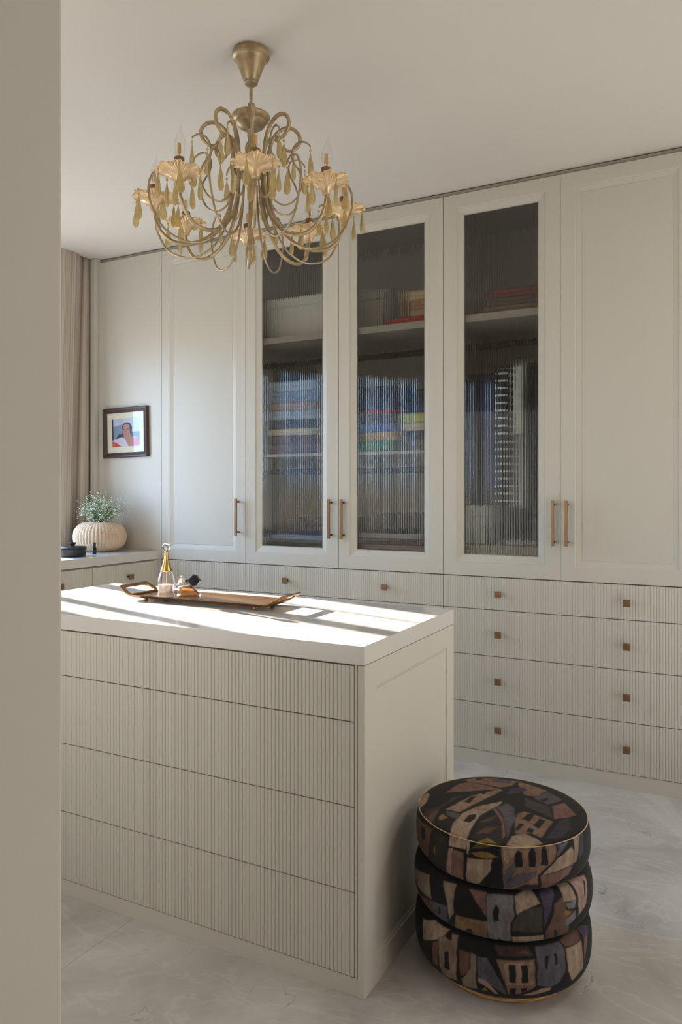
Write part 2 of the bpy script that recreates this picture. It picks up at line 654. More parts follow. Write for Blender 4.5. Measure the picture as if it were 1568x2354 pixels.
def empty(name, loc, label=None, cat=None, group=None, kind=None):
    o = bpy.data.objects.new(name, None)
    o.empty_display_size = 0.1
    COL.objects.link(o)
    o.location = loc
    WORLD[o] = Vector(loc)
    return tag(o, label, cat, group, kind)


def part(name, mb, mtl, parent=None, origin=None, bevel=0, seg=2, **kw):
    """mesh given in world coordinates, linked as one object under parent"""
    base = WORLD[parent] if parent is not None else Vector((0, 0, 0))
    org = Vector(origin) if origin is not None else base
    o = bpy.data.objects.new(name, mb.mesh(name, mtl, org))
    COL.objects.link(o)
    o.parent = parent
    o.location = org - base
    WORLD[o] = org
    if bevel:
        _bevel(o, bevel, seg)
    return tag(o, **kw)


def inst(name, me, parent, loc_world, rot=None, bevel=0, **kw):
    base = WORLD[parent] if parent is not None else Vector((0, 0, 0))
    o = bpy.data.objects.new(name, me)
    COL.objects.link(o)
    o.parent = parent
    o.location = Vector(loc_world) - base
    WORLD[o] = Vector(loc_world)
    if rot is not None:
        o.rotation_euler = rot
    if bevel:
        _bevel(o, bevel)
    return tag(o, **kw)


def smooth_path(pts, n=6):
    """Catmull-Rom through pts"""
    P = [Vector(p) for p in pts]
    P = [P[0] * 2 - P[1]] + P + [P[-1] * 2 - P[-2]]
    out = []
    for i in range(1, len(P) - 2):
        for k in range(n):
            t = k / n
            a, b, c, d = P[i - 1], P[i], P[i + 1], P[i + 2]
            out.append(0.5 * ((2 * b) + (c - a) * t + (2 * a - 5 * b + 4 * c - d) * t * t + (3 * b - a - 3 * c + d) * t ** 3))
    out.append(P[-2])
    return out


def colour_attr(me, cols):
    a = me.color_attributes.new('print', 'FLOAT_COLOR', 'POINT')
    c = np.ones((len(me.vertices), 4), dtype=np.float32)
    c[:, :3] = cols
    a.data.foreach_set('color', c.ravel())


def inside(px, py, poly):
    r = np.zeros(px.shape, bool)
    n = len(poly)
    for i in range(n):
        x1, y1 = poly[i]
        x2, y2 = poly[(i + 1) % n]
        if y1 == y2:
            continue
        c = ((y1 > py) != (y2 > py)) & (px < (x2 - x1) * (py - y1) / (y2 - y1) + x1)
        r ^= c
    return r

# ================================================================== SETTING
HC = 2.755          # ceiling height
YW = 3.457          # front plane of the wardrobe doors
XL, XR, YB, YF = -3.75, 2.4, 4.06, -3.0

fl = part('floor', MB().box(XL - 0.2, XR + 0.1, YF - 0.1, YB + 0.1, -0.12, -0.014), M['filler'], None, kind='structure')
tile_cache = {}
xs = [-1.62 + 1.8 * k for k in range(-2, 4)]
ys = [-5.95 + 3.2 * k for k in range(0, 5)]
for i in range(len(xs) - 1):
    for j in range(len(ys) - 1):
        x0, x1 = max(xs[i], XL - 0.12), min(xs[i + 1], XR + 0.05)
        y0, y1 = max(ys[j], YF - 0.05), min(ys[j + 1], YB + 0.05)
        if x1 - x0 < 0.05 or y1 - y0 < 0.05:
            continue
        g = 0.0005
        part('tile', MB().box(x0 + g, x1 - g, y0 + g, y1 - g, -0.014, 0.0), M['marble'], fl,
             origin=((x0 + x1) / 2, (y0 + y1) / 2, 0))

XP = -3.59          # edge of the ceiling at the curtain pocket
ce = MB().box(XP, XR + 0.1, YF - 0.1, YB + 0.1, HC, HC + 0.16)
ce.box(XL - 0.15, XP, YF - 0.1, YB + 0.1, HC + 0.13, HC + 0.16)
part('ceiling', ce, M['ceiling'], None, kind='structure')

WY0, WY1, WZ0, WZ1 = 2.22, 3.07, 0.95, 2.26     # window opening
wl = MB()
wl.box(XL - 0.12, XL, YF - 0.1, WY0, 0, HC + 0.13)
wl.box(XL - 0.12, XL, WY1, YB + 0.1, 0, HC + 0.13)
wl.box(XL - 0.12, XL, WY0, WY1, 0, WZ0)
wl.box(XL - 0.12, XL, WY0, WY1, WZ1, HC + 0.13)
part('wall_left', wl, M['wall'], None, kind='structure')
part('wall_back', MB().box(XL, XR, YB, YB + 0.1, 0, HC), M['wall'], None, kind='structure')
part('wall_right', MB().box(XR, XR + 0.1, YF - 0.1, YB + 0.1, 0, HC), M['wall'], None, kind='structure')
part('wall_front', MB().box(XL, XR, YF - 0.1, YF, 0, HC), M['wall'], None, kind='structure')
# partition beside the doorway the camera looks through
part('wall_near', MB().box(XL, -0.60, 0.10, 0.5365, 0, HC), M['wall'], None, bevel=0.004, kind='structure')

wf = empty('window_1', (XL - 0.05, (WY0 + WY1) / 2, WZ0), kind='structure')
b_ = MB()
x0, x1 = XL - 0.075, XL - 0.035
b_.box(x0, x1, WY0, WY0 + 0.03, WZ0, WZ1)
b_.box(x0, x1, WY1 - 0.03, WY1, WZ0, WZ1)
b_.box(x0, x1, WY0 + 0.03, WY1 - 0.03, WZ0, WZ0 + 0.03)
b_.box(x0, x1, WY0 + 0.03, WY1 - 0.03, WZ1 - 0.03, WZ1)
part('window_frame', b_, M['window_frame'], wf)
for yy, ww in ((2.385, 0.05), (2.695, 0.075), (2.89, 0.006)):
    part('mullion', MB().box(x0 + 0.004, x1 - 0.004, yy - ww / 2, yy + ww / 2, WZ0 + 0.03, WZ1 - 0.03), M['window_frame'], wf)
part('ground', MB().box(-16, XL - 0.2, -10, 16, -0.4, -0.3), M['outside'], None, kind='structure')

# strip between the wardrobe tops and the ceiling, and the flush end panel
part('trim_1', MB().box(-3.54, XR - 0.002, YW + 0.012, YW + 0.05, 2.735, HC - 0.006), M['filler'], None, kind='structure')
t2 = MB().box(-3.545, -3.0405, YW, YW + 0.02, 0.0, 2.731)
part('trim_2', t2, M['paint'], None, bevel=0.001, kind='structure')
t3 = MB().box(-3.585, -3.549, YW - 0.035, YW + 0.02, 0.0, 2.742)
t3.box(-3.583, -3.542, YW - 0.033, YW + 0.012, 2.735, 2.752)
part('trim_3', t3, M['paint'], None, bevel=0.002, kind='structure')
part('trim_4', MB().box(-0.14, XR - 0.002, YW, YW + 0.02, 0.0, 2.731), M['paint'], None, kind='structure')

# ================================================================== WARDROBES
ZD0, ZD1 = 0.893, 2.731
ROWS = [(0.739, 0.890), (0.520, 0.736), (0.294, 0.517), (0.068, 0.291)]


def handle_mesh():
    b = MB()
    b.box(-0.0065, 0.0065, -0.040, -0.027, -0.103, 0.103)
    return b


def knob_parts():
    b = MB().box(-0.0155, 0.0155, -0.030, -0.020, -0.0155, 0.0155)
    s = MB()
    return b


hm = handle_mesh()
hm2 = MB()
for zz in (-0.085, 0.085):
    hm2.tube([(0, -0.028, zz), (0, 0.0, zz)], 0.005, 10)
HANDLE = None
kb = MB().box(-0.0155, 0.0155, -0.034, -0.024, -0.0155, 0.0155)
kb.tube([(0, -0.025, 0), (0, 0.0, 0)], 0.006, 10)


def two_mat_mesh(name, a, ma, b, mb_):
    me = MB()
    me.add(a.v, a.f)
    me.s = list(a.s)
    na = len(a.f)
    me.add(b.v, b.f)
    me.s[na:] = list(b.s)
    m = me.mesh(name, ma)
    m.materials.append(mb_)
    idx = np.zeros(len(me.f), dtype=np.int32)
    idx[na:] = 1
    m.polygons.foreach_set('material_index', idx)
    return m


HANDLE = two_mat_mesh('handle', hm, M['bronze'], hm2, M['post'])
kb0 = MB().box(-0.0155, 0.0155, -0.034, -0.024, -0.0155, 0.0155)
kb1 = MB().tube([(0, -0.025, 0), (0, 0.0, 0)], 0.006, 10)
KNOB = two_mat_mesh('knob', kb0, M['bronze_dark'], kb1, M['post'])

SOLID = [(0, 0.0), (0.064, 0.0), (0.0655, 0.0035), (0.071, 0.0040), (0.092, 0.0085), (0.094, 0.0070), (0.097, 0.0070)]
GLAZED = [(0, 0.0), (0.064, 0.0), (0.0655, 0.0040), (0.073, 0.0048), (0.100, 0.0125), (0.103, 0.0125)]


def door(root, x0, x1, glazed, hx):
    g = 0.0014
    cx, cz = (x0 + x1) / 2, (ZD0 + ZD1) / 2
    mb = MB().nested(x0 + g, x1 - g, ZD0 + g, ZD1 - g, YW, GLAZED if glazed else SOLID, 0.02, hole=glazed)
    d = part('door', mb, M['paint'], root, origin=(cx, YW, ZD0), bevel=0.0008, seg=1)
    if glazed:
        q = 0.096
        a0, a1, b0, b1 = x0 + g + q, x1 - g - q, ZD0 + g + q, ZD1 - g - q
        n = round((a1 - a0) / 0.012)
        p = (a1 - a0) / n
        seg = 10
        yf, yb = YW + 0.0135, YW + 0.0185
        vs, fs = [], []
        nx = n * seg + 1
        for i in range(nx):
            t = (i % seg) / seg if i < nx - 1 else 0
            u = 2 * t - 1
            sag = 0.0016 * (1 - u * u)
            x = a0 + p * i / seg
            for z in (b0, b1):
                vs.append((x, yf - sag, z))
        for i in range(nx):
            x = a0 + p * i / seg
            for z in (b0, b1):
                vs.append((x, yb, z))
        o = 2 * nx
        for i in range(nx - 1):
            a = 2 * i
            fs.append((a, a + 2, a + 3, a + 1))
            fs.append((o + a + 1, o + a + 3, o + a + 2, o + a))
            fs.append((a, o + a, o + a + 2, a + 2))
            fs.append((a + 1, a + 3, o + a + 3, o + a + 1))
        fs.append((0, 1, o + 1, o))
        fs.append((2 * nx - 2, o + 2 * nx - 2, o + 2 * nx - 1, 2 * nx - 1))
        pane = MB().add(vs, fs)
        part('glass_pane', pane, M['reeded'], d, origin=(cx, YW, ZD0), label='reeded glass pane')
    if hx is not None:
        inst('handle', HANDLE, d, (hx, YW, 1.153), bevel=0.001, label='brushed bronze bar handle')
    return d


def wardrobe(x0, x1, label, doors, drawers, shelves, rails, extra=None):
    root = empty('wardrobe', ((x0 + x1) / 2, YW + 0.3, 0), label, 'wardrobe', 'fitted wardrobes along the back wall')
    yb, yf = YB - 0.02, YW + 0.022
    c = MB()
    c.box(x0 + 0.001, x0 + 0.019, yf, yb, 0.05, ZD1)
    c.box(x1 - 0.019, x1 - 0.001, yf, yb, 0.05, ZD1)
    c.box(x0 + 0.019, x1 - 0.019, yb - 0.008, yb, 0.05, ZD1)
    c.box(x0 + 0.019, x1 - 0.019, yf, yb - 0.008, ZD1 - 0.018, ZD1)
    c.box(x0 + 0.019, x1 - 0.019, yf, yb - 0.008, ZD0 - 0.012, ZD0 + 0.012)
    c.box(x0 + 0.019, x1 - 0.019, yf, yb - 0.008, 0.05, 0.068)
    part('carcass', c, M['inside'], root)
    part('plinth', MB().box(x0 + 0.0005, x1 - 0.0005, YW + 0.003, YW + 0.021, 0.0, 0.0655), M['paint'], root)
    for dx0, dx1, gl, hx in doors:
        door(root, dx0, dx1, gl, hx)
    for dx0, dx1, knobs in drawers:
        for z0, z1 in ROWS:
            d = part('drawer', MB().flutes(dx0 + 0.0015, dx1 - 0.0015, z0, z1, YW, 0.02), M['paint'], root,
                     origin=((dx0 + dx1) / 2, YW, (z0 + z1) / 2))
            for kx in knobs:
                kz = (z0 + z1) / 2 if z1 > 0.8 else z1 - 0.11
                inst('knob', KNOB, d, (kx, YW + 0.0004, kz), bevel=0.0015, label='square bronze knob')
    for z0, z1 in shelves:
        part('shelf', MB().box(x0 + 0.02, x1 - 0.02, yf + 0.012, yb - 0.009, z0, z1), M['inside'], root, bevel=0.001)
    for ry, z in rails:
        part('hanging_rail', MB().tube([(x0 + 0.019, ry, z), (x1 - 0.019, ry, z)], 0.017, 14), M['rail'], root, label='black round hanging rail')
    if extra:
        extra(root)
    return root


wardrobe(-3.038, -2.427, 'tall single door greige wardrobe beside the picture panel in the corner',
         [(-3.038, -2.427, False, -2.472)], [(-3.038, -2.427, [])], [], [])
wardrobe(-2.427, -1.261, 'greige wardrobe with two reeded glass doors meeting in the middle',
         [(-2.427, -1.839, True, -1.880), (-1.839, -1.261, True, -1.806)], [(-2.427, -1.261, [-2.152, -1.565])],
         [(2.113, 2.148), (1.486, 1.502)], [(3.60, 2.010), (3.60, 1.406)])


def inner_drawer(root):
    for z0, z1 in ((0.906, 0.968), (0.972, 1.036)):
        part('inner_drawer', MB().box(-1.235, -0.17, 3.52, 3.95, z0, z1), M['inside'], root, bevel=0.002)


wardrobe(-1.261, -0.145, 'greige wardrobe pairing one reeded glass door and one solid door',
         [(-1.261, -0.703, True, -0.730), (-0.703, -0.145, False, -0.670)], [(-1.261, -0.145, [-0.983, -0.417])],
         [(2.115, 2.150)], [(3.75, 2.042)], inner_drawer)

# ================================================================== ISLAND
IX0, IX1, IY0, IY1 = -2.37, -0.838, 1.715, 2.40
isl = empty('dressing_island', ((IX0 + IX1) / 2, (IY0 + IY1) / 2, 0),
            'greige dressing island with fluted drawer fronts and thick pale top', 'island')
part('body', MB().box(IX0 + 0.02, IX1 - 0.022, IY0 + 0.022, IY1 - 0.02, 0.05, 0.851), M['paint'], isl)
part('worktop', MB().box(IX0, IX1, IY0, IY1, 0.853, 0.902), M['worktop'], isl, bevel=0.0012, label='thick pale worktop')
st = MB()
st.box(IX1 - 0.0275, IX1 - 0.0205, IY0 + 0.0008, IY0 + 0.02, 0.048, 0.8515)
part('stile', MB().box(-0.8645, IX1 - 0.0205, IY0 + 0.0008, IY0 + 0.021, 0.048, 0.8515), M['paint'], isl)
part('stile', MB().box(IX0 + 0.0005, IX0 + 0.0265, IY0 + 0.0008, IY0 + 0.021, 0.048, 0.8515), M['paint'], isl)
part('plinth', MB().box(IX0 + 0.002, IX1 - 0.012, IY0 + 0.004, IY0 + 0.018, 0.0, 0.0465), M['paint'], isl)
# moulded side panel: drawn facing -Y, then turned to face +X
sp_ = MB().nested(IY0 + 0.001, IY1 - 0.001, 0.0, 0.8515, 0.0,
                  [(0, 0), (0.0655, 0), (0.067, 0.004), (0.0725, 0.0045), (0.0785, 0.0075), (0.081, 0.0075)], 0.019)
sp_.xf(Matrix(((0, -1, 0, IX1), (1, 0, 0, 0), (0, 0, 1, 0), (0, 0, 0, 1))))
part('side_panel', sp_, M['paint'], isl, bevel=0.0008, seg=1)
part('side_panel', MB().box(IX0, IX0 + 0.018, IY0 + 0.022, IY1, 0.0, 0.8515), M['paint'], isl)
part('back_panel', MB().box(IX0 + 0.019, IX1 - 0.021, IY1 - 0.019, IY1, 0.0, 0.8515), M['paint'], isl)
for c0, c1 in ((-2.342, -1.554), (-1.554, -0.866)):
    for z0, z1 in ((0.7065, 0.8485), (0.4875, 0.7035), (0.2685, 0.4845), (0.050, 0.2655)):
        part('drawer', MB().flutes(c0 + 0.0012, c1 - 0.0012, z0, z1, IY0 + 0.001, 0.02), M['paint'], isl,
             origin=((c0 + c1) / 2, IY0, (z0 + z1) / 2))

# ================================================================== LOW CABINETS UNDER THE WINDOW
XF = -3.055
tp = MB().box(XL + 0.001, XF, 0.56, YW - 0.0375, 0.893, 0.941)
tp.box(-3.5475, XF, YW - 0.0375, YW - 0.001, 0.893, 0.941)
part('worktop', tp, M['worktop'], None, origin=((XL + XF) / 2, 2.0, 0.893), bevel=0.0012,
     label='long pale worktop over the low cabinets along the window wall', cat='worktop')
units = [(2.936, 3.42, 'low fluted cabinet under the vase beside the wardrobe corner'),
         (2.436, 2.936, 'low fluted cabinet under the black pot, second from the corner'),
         (1.936, 2.436, 'low fluted cabinet under the window, hidden behind the near wall')]
for y0, y1, lab in units:
    r_ = empty('low_cabinet', (-3.40, (y0 + y1) / 2, 0), lab, 'cabinet', 'low cabinets under the window')
    part('body', MB().box(XL + 0.002, XF - 0.024, y0 + 0.001, y1 - 0.001, 0.0, 0.888), M['paint'], r_)
    for z0, z1 in ((0.739, 0.884), (0.520, 0.736), (0.294, 0.517), (0.068, 0.291)):
        mb = MB().flutes(y0 + 0.0015, y1 - 0.0015, z0, z1, 0.0, 0.02)
        mb.xf(Matrix(((0, -1, 0, XF - 0.003), (1, 0, 0, 0), (0, 0, 1, 0), (0, 0, 0, 1))))
        d = part('drawer', mb, M['paint'], r_, origin=(XF, (y0 + y1) / 2, (z0 + z1) / 2))
        inst('knob', KNOB, d, (XF - 0.0026, y0 + 0.262, z0 + 0.073), rot=(0, 0, PI / 2), bevel=0.0015, label='square bronze knob')
part('trim_5', MB().box(XF - 0.045, XF - 0.008, 3.4215, YW - 0.0015, 0.0, 0.890), M['paint'], None, kind='structure')

# ================================================================== CURTAIN
def curtain():
    top = [(3.06, -3.665), (3.085, -3.64), (3.11, -3.668), (3.15, -3.60), (3.22, -3.575), (3.30, -3.572), (3.365, -3.60), (3.385, -3.655),
           (3.40, -3.66), (3.43, -3.625), (3.46, -3.615), (3.478, -3.66)]
    bot = [(3.00, -3.665), (3.02, -3.62), (3.045, -3.655), (3.08, -3.58), (3.15, -3.55), (3.22, -3.55), (3.275, -3.59), (3.295, -3.655),
           (3.31, -3.66), (3.37, -3.605), (3.44, -3.61), (3.475, -3.66)]
    n = 8
    a = smooth_path([(y, x, 0) for y, x in top], n)
    b = smooth_path([(y, x, 0) for y, x in bot], n)
    rows = 14
    z0, z1 = 0.944, HC + 0.125
    vs, fs, uv = [], [], []
    m = len(a)
    L = [0]
    for i in range(1, m):
        L.append(L[-1] + (a[i] - a[i - 1]).length)
    for r in range(rows + 1):
        t = r / rows
        k = (1 - t) ** 0.9
        for i in range(m):
            p = a[i].lerp(b[i], k)
            vs.append((p.y, p.x, z0 + (z1 - z0) * t))
            uv.append((L[i], t))
    for r in range(rows):
        for i in range(m - 1):
            q = r * m + i
            fs.append((q, q + 1, q + m + 1, q + m))
    mb = MB().add(vs, fs, True)
    o = part('curtain', mb, M['curtain'], None, origin=(-3.62, 3.2, z0),
             label='beige pinstriped curtain hanging in the left corner beside the window', cat='curtain')
    me = o.data
    ul = me.uv_layers.new(name='cloth')
    for lp in me.loops:
        ul.data[lp.index].uv = uv[lp.vertex_index]
    md = o.modifiers.new('thick', 'SOLIDIFY')
    md.thickness = 0.003
    return o


curtain()

# ================================================================== PICTURE
pf = empty('picture_frame', (-3.314, YW - 0.012, 1.657), 'dark walnut frame with cream mount and a portrait photograph on the corner panel', 'picture frame')
px0, px1, pz0, pz1 = -0.181, 0.181, -0.154, 0.154
TILT = Matrix.Translation((-3.314, YW, 1.657)) @ Matrix.Rotation(math.radians(-1.2), 4, 'Y')
fr = MB().nested(px0, px1, pz0, pz1, -0.023, [(0, 0.004), (0.004, 0.0), (0.014, 0.0015), (0.029, 0.008), (0.031, 0.008)], 0.022, hole=True).xf(TILT)
part('frame', fr, M['frame_wood'], pf, bevel=0.0008)
mt = MB().nested(px0 + 0.0295, px1 - 0.0295, pz0 + 0.0295, pz1 - 0.0295, -0.0105, [(0, 0), (0.037, 0), (0.0385, 0.0012)], 0.003, hole=True).xf(TILT)
part('mount', mt, M['mat_board'], pf, label='cream mount board')

NPX, NPZ = 110, 100
gx = np.linspace(px0 + 0.066, px1 - 0.066, NPX)
gz = np.linspace(pz0 + 0.066, pz1 - 0.066, NPZ)
GX, GZ = np.meshgrid(gx, gz)
pv = [(x, -0.0088, z) for x, z in zip(GX.ravel(), GZ.ravel())]
pfc = [(j * NPX + i, j * NPX + i + 1, (j + 1) * NPX + i + 1, (j + 1) * NPX + i) for j in range(NPZ - 1) for i in range(NPX - 1)]
pm = MB().add(pv, pfc).xf(TILT)
ph = part('photograph', pm, M['portrait'], pf, label='photograph of a dark haired person in a pink wrap')
U = ((GX - gx[0]) / (gx[-1] - gx[0])).ravel() * 730 + 380
V = (1 - (GZ - gz[0]) / (gz[-1] - gz[0])).ravel() * 850 + 460
pc = np.tile(np.array(lin(186, 194, 214)), (len(U), 1))


def pp(poly, c):
    pc[inside(U, V, poly)] = lin(*c)


def pe(cx, cy, rx, ry, c):
    pc[((U - cx) / rx) ** 2 + ((V - cy) / ry) ** 2 < 1] = lin(*c)


pp([(380, 460), (420, 460), (440, 1100), (380, 1100)], (74, 70, 70))
pp([(420, 700), (640, 640), (640, 1060), (440, 1060)], (128, 148, 170))
pp([(880, 880), (1110, 870), (1110, 1310), (880, 1310)], (86, 108, 124))
pp([(560, 930), (700, 930), (700, 1060), (480, 1060)], (64, 80, 98))
pe(775, 760, 135, 180, (62, 62, 76))
pp([(640, 740), (700, 700), (700, 960), (650, 950)], (60, 58, 68))
pp([(880, 760), (910, 800), (890, 1000), (840, 1000)], (62, 66, 76))
pp([(700, 980), (860, 940), (950, 1120), (900, 1310), (720, 1310), (690, 1100)], (172, 126, 112))
pe(755, 840, 98, 195, (176, 128, 122))
pe(765, 700, 78, 70, (182, 138, 132))
pe(702, 800, 24, 10, (84, 62, 66))
pe(802, 795, 24, 10, (84, 62, 66))
pe(702, 778, 30, 6, (80, 60, 62))
pe(802, 772, 30, 6, (80, 60, 62))
pp([(738, 800), (752, 800), (772, 880), (728, 884)], (156, 106, 100))
pe(752, 935, 46, 13, (168, 84, 88))
pe(752, 932, 34, 4, (232, 214, 206))
pp([(400, 1130), (560, 1200), (800, 1310), (400, 1310)], (206, 90, 72))
pp([(430, 1100), (640, 1010), (720, 1060), (820, 1310), (640, 1310)], (206, 202, 214))
pp([(930, 1040), (1050, 1060), (1110, 1150), (1110, 1310), (900, 1310), (940, 1150)], (186, 76, 112))
pp([(960, 1000), (1040, 1030), (1020, 1070), (940, 1050)], (214, 140, 150))
colour_attr(ph.data, pc)
gl = MB().box(px0 + 0.0305, px1 - 0.0305, -0.0134, -0.0126, pz0 + 0.0305, pz1 - 0.0305).xf(TILT)
part('glass', gl, thin_glass('picture_glass', (0.98, 0.98, 0.98), 1.0, 0.03, 0.012), pf)

# ================================================================== VASE, FLOWERS, POT, BOTTLE
ZW = 0.941
VX, VY = -3.344, 3.265
H = 0.172
prof = []
for j in range(97):
    t = j / 96
    a = -1.18 + t * (1.18 + 1.14)
    r = 0.152 * math.cos(a) ** 0.62
    z = 0.5 * H * (1 + math.sin(a) / math.sin(1.16))
    prof.append((r, z))
zmin = prof[0][1]
prof = [(r, z - zmin) for r, z in prof]


def vase_mod(r, z, a, j):
    rib = 0.0060 * (abs(math.sin(a * 23)) - 0.5)
    band = 0.0010 * math.sin(j * PI / 2.0)
    return r * (1 + (rib + band) / 0.15)


vp = empty('vase', (VX, VY, ZW), 'wide squat woven ribbed vase on the window worktop', 'vase')
vb = MB().lathe(prof, 276, (VX, VY, ZW + 0.0005), True, vase_mod)
vb.f = [f for f in vb.f if len(f) == 4 or max(vb.v[i][2] for i in f) < ZW + 0.05]
vb.s = vb.s[:len(vb.f)]
part('body', vb, M['vase'], vp)
rt_, zt_ = prof[-1]
lip = MB().lathe([(rt_ - 0.010, zt_ - 0.02), (rt_ - 0.006, zt_ - 0.002), (rt_ - 0.001, zt_ + 0.002), (rt_ + 0.001, zt_ - 0.002)], 64, (VX, VY, ZW))
lip.f = [f for f in lip.f if len(f) == 4]
lip.s = lip.s[:len(lip.f)]
part('rim', lip, M['vase'], vp)

fb = empty('flower_bunch', (VX, VY, ZW + 0.12), 'airy bunch of tiny white blossoms in the woven vase', 'flowers')
stems, bl, lv = MB(), MB(), MB()
ico_v = [(0, 0, 1), (0.9, 0, 0), (-0.45, 0.78, 0), (-0.45, -0.78, 0), (0, 0, -1)]
ico_f = [(0, 1, 2), (0, 2, 3), (0, 3, 1), (4, 2, 1), (4, 3, 2), (4, 1, 3)]
R_ = random.Random(11)


def blossom(p, r):
    k = R_.random() * 6
    c, s = math.cos(k), math.sin(k)
    bl.add([(p[0] + r * (x * c - y * s), p[1] + r * (x * s + y * c), p[2] + r * z * 0.8) for x, y, z in ico_v], ico_f)


for i in range(95):
    a = R_.random() * 2 * PI
    tilt = R_.random() ** 0.7
    ln = R_.uniform(0.10, 0.185) if i > 10 else R_.uniform(0.18, 0.245)
    dx, dy = math.cos(a) * tilt * 0.165, math.sin(a) * tilt * 0.12
    p0 = (VX + dx * 0.14, VY + dy * 0.14, ZW + 0.120)
    p1 = (VX + dx * 0.4, VY + dy * 0.4, ZW + 0.170 + ln * 0.25)
    p2 = (VX + dx * (0.7 + 0.4 * R_.random()), VY + dy, ZW + 0.170 + ln * (1 - 0.55 * tilt))
    path = smooth_path([p0, p1, p2], 4)
    stems.tube(path, 0.0009, 4)
    for q in range(13):
        t = R_.uniform(0.45, 1.05)
        k = min(len(path) - 1, int(t * (len(path) - 1)))
        b0 = path[k]
        sp = 0.030
        e = b0 + Vector((R_.gauss(0, sp), R_.gauss(0, sp * 0.7), R_.gauss(0.004, sp * 0.7)))
        e.z = max(e.z, ZW + 0.178)
        e.y = min(e.y, 3.41)
        stems.tube([b0, e], 0.0005, 3)
        blossom(e, R_.uniform(0.0026, 0.0048))
        if R_.random() < 0.8:
            e2 = e + Vector((R_.gauss(0, 0.01), R_.gauss(0, 0.01), R_.gauss(0, 0.01)))
            blossom(e2, R_.uniform(0.0022, 0.0042))
    if i % 2 == 0:
        for q in range(5):
            b0 = path[R_.randrange(1, len(path) // 2 + 3)]
            d = Vector((R_.gauss(0, 1), R_.gauss(0, 1), R_.uniform(0, 1))).normalized() * R_.uniform(0.015, 0.03)
            s_ = d.cross(Vector((0, 0, 1))).normalized() * 0.0022
            lv.add([b0, b0 + d * 0.5 + s_, b0 + d, b0 + d * 0.5 - s_], [(0, 1, 2, 3)])
part('stems', stems, M['stem'], fb, kind='stuff')
part('blossoms', bl, M['blossom'], fb, kind='stuff')
part('leaves', lv, M['stem'], fb, kind='stuff')

pt = empty('lidded_pot', (-3.205, 2.93, ZW), 'low round black lidded pot on the window worktop', 'pot')
part('body', MB().lathe([(0.0624, 0.0000), (0.0702, 0.0029), (0.0725, 0.0114), (0.0733, 0.0418), (0.0686, 0.0442)], 56, (-3.205, 2.93, ZW + 0.0004)), M['black'], pt)
part('lid', MB().lathe([(0.0757, 0.0451), (0.0768, 0.0470), (0.0768, 0.0503), (0.0702, 0.0541), (0.0312, 0.0575), (0.0000, 0.0579)], 56, (-3.205, 2.93, ZW)), M['black'], pt)
part('knob', MB().lathe([(0.0125, 0.0570), (0.0133, 0.0627), (0.0187, 0.0684), (0.0199, 0.0731), (0.0172, 0.0765), (0.0000, 0.0779)], 32, (-3.205, 2.93, ZW)), M['black'], pt)

bt = empty('dropper_bottle', (-3.208, 3.092, ZW), 'tiny glossy black bottle standing between the pot and the vase', 'bottle')
bx, by = -3.208, 3.092
part('body', MB().lathe([(0.0097, 0.0000), (0.0116, 0.0017), (0.0120, 0.0035), (0.0120, 0.0346), (0.0101, 0.0389), (0.0071, 0.0415), (0.0067, 0.0450)], 28, (bx, by, ZW + 0.0003)), M['black_gloss'], bt)
part('cap', MB().lathe([(0.0079, 0.0454), (0.0084, 0.0467), (0.0084, 0.0640), (0.0073, 0.0657), (0.0000, 0.0662)], 28, (bx, by, ZW)), M['black'], bt, label='matt black screw cap')

# ================================================================== TRAY AND PERFUMES ON THE ISLAND
ZI = 0.902
TC = Vector((-1.666, 2.1385, ZI))
TR = Matrix.Translation(TC) @ Matrix.Rotation(math.radians(1.6), 4, 'Z')
ty = empty('serving_tray', TC, 'long antique brass tray with raised end handles on the island', 'tray')


def tray_base():
    # flat bottom with a flared low rim, cut from nested rounded rectangles
    def rr(hx, hy, c, z):
        pts = []
        for sx, sy, a0 in ((1, 1, 0), (-1, 1, PI / 2), (-1, -1, PI), (1, -1, 1.5 * PI)):
            for k in range(5):
                a = a0 + k * PI / 8
                pts.append((sx * (hx - c) + c * math.cos(a), sy * (hy - c) + c * math.sin(a), z))
        return pts
    loops = [rr(0.268, 0.068, 0.01, 0.009), rr(0.286, 0.076, 0.012, 0.011), rr(0.298, 0.0865, 0.014, 0.0205), rr(0.295, 0.0855, 0.014, 0.0215),
             rr(0.281, 0.0745, 0.012, 0.0145), rr(0.266, 0.067, 0.01, 0.0135)]
    vs, fs = [], []
    n = 20
    for l in loops:
        vs += l
    for i in range(len(loops) - 1):
        for j in range(n):
            j2 = (j + 1) % n
            fs.append((i * n + j, i * n + j2, (i + 1) * n + j2, (i + 1) * n + j))
    fs.append(tuple(range(n))[::-1])
    o = (len(loops) - 1) * n
    fs.append(tuple(o + j for j in range(n)))
    return MB().add(vs, fs)


part('tray_base', tray_base().xf(TR), M['tray'], ty, bevel=0.0006, seg=1)
for sx in (-0.235, 0.235):
    for sy in (-0.055, 0.055):
        part('foot', MB().lathe([(0.008, 0.0003), (0.009, 0.002), (0.008, 0.0092)], 16, (sx, sy, 0)).xf(TR), M['tray'], ty)


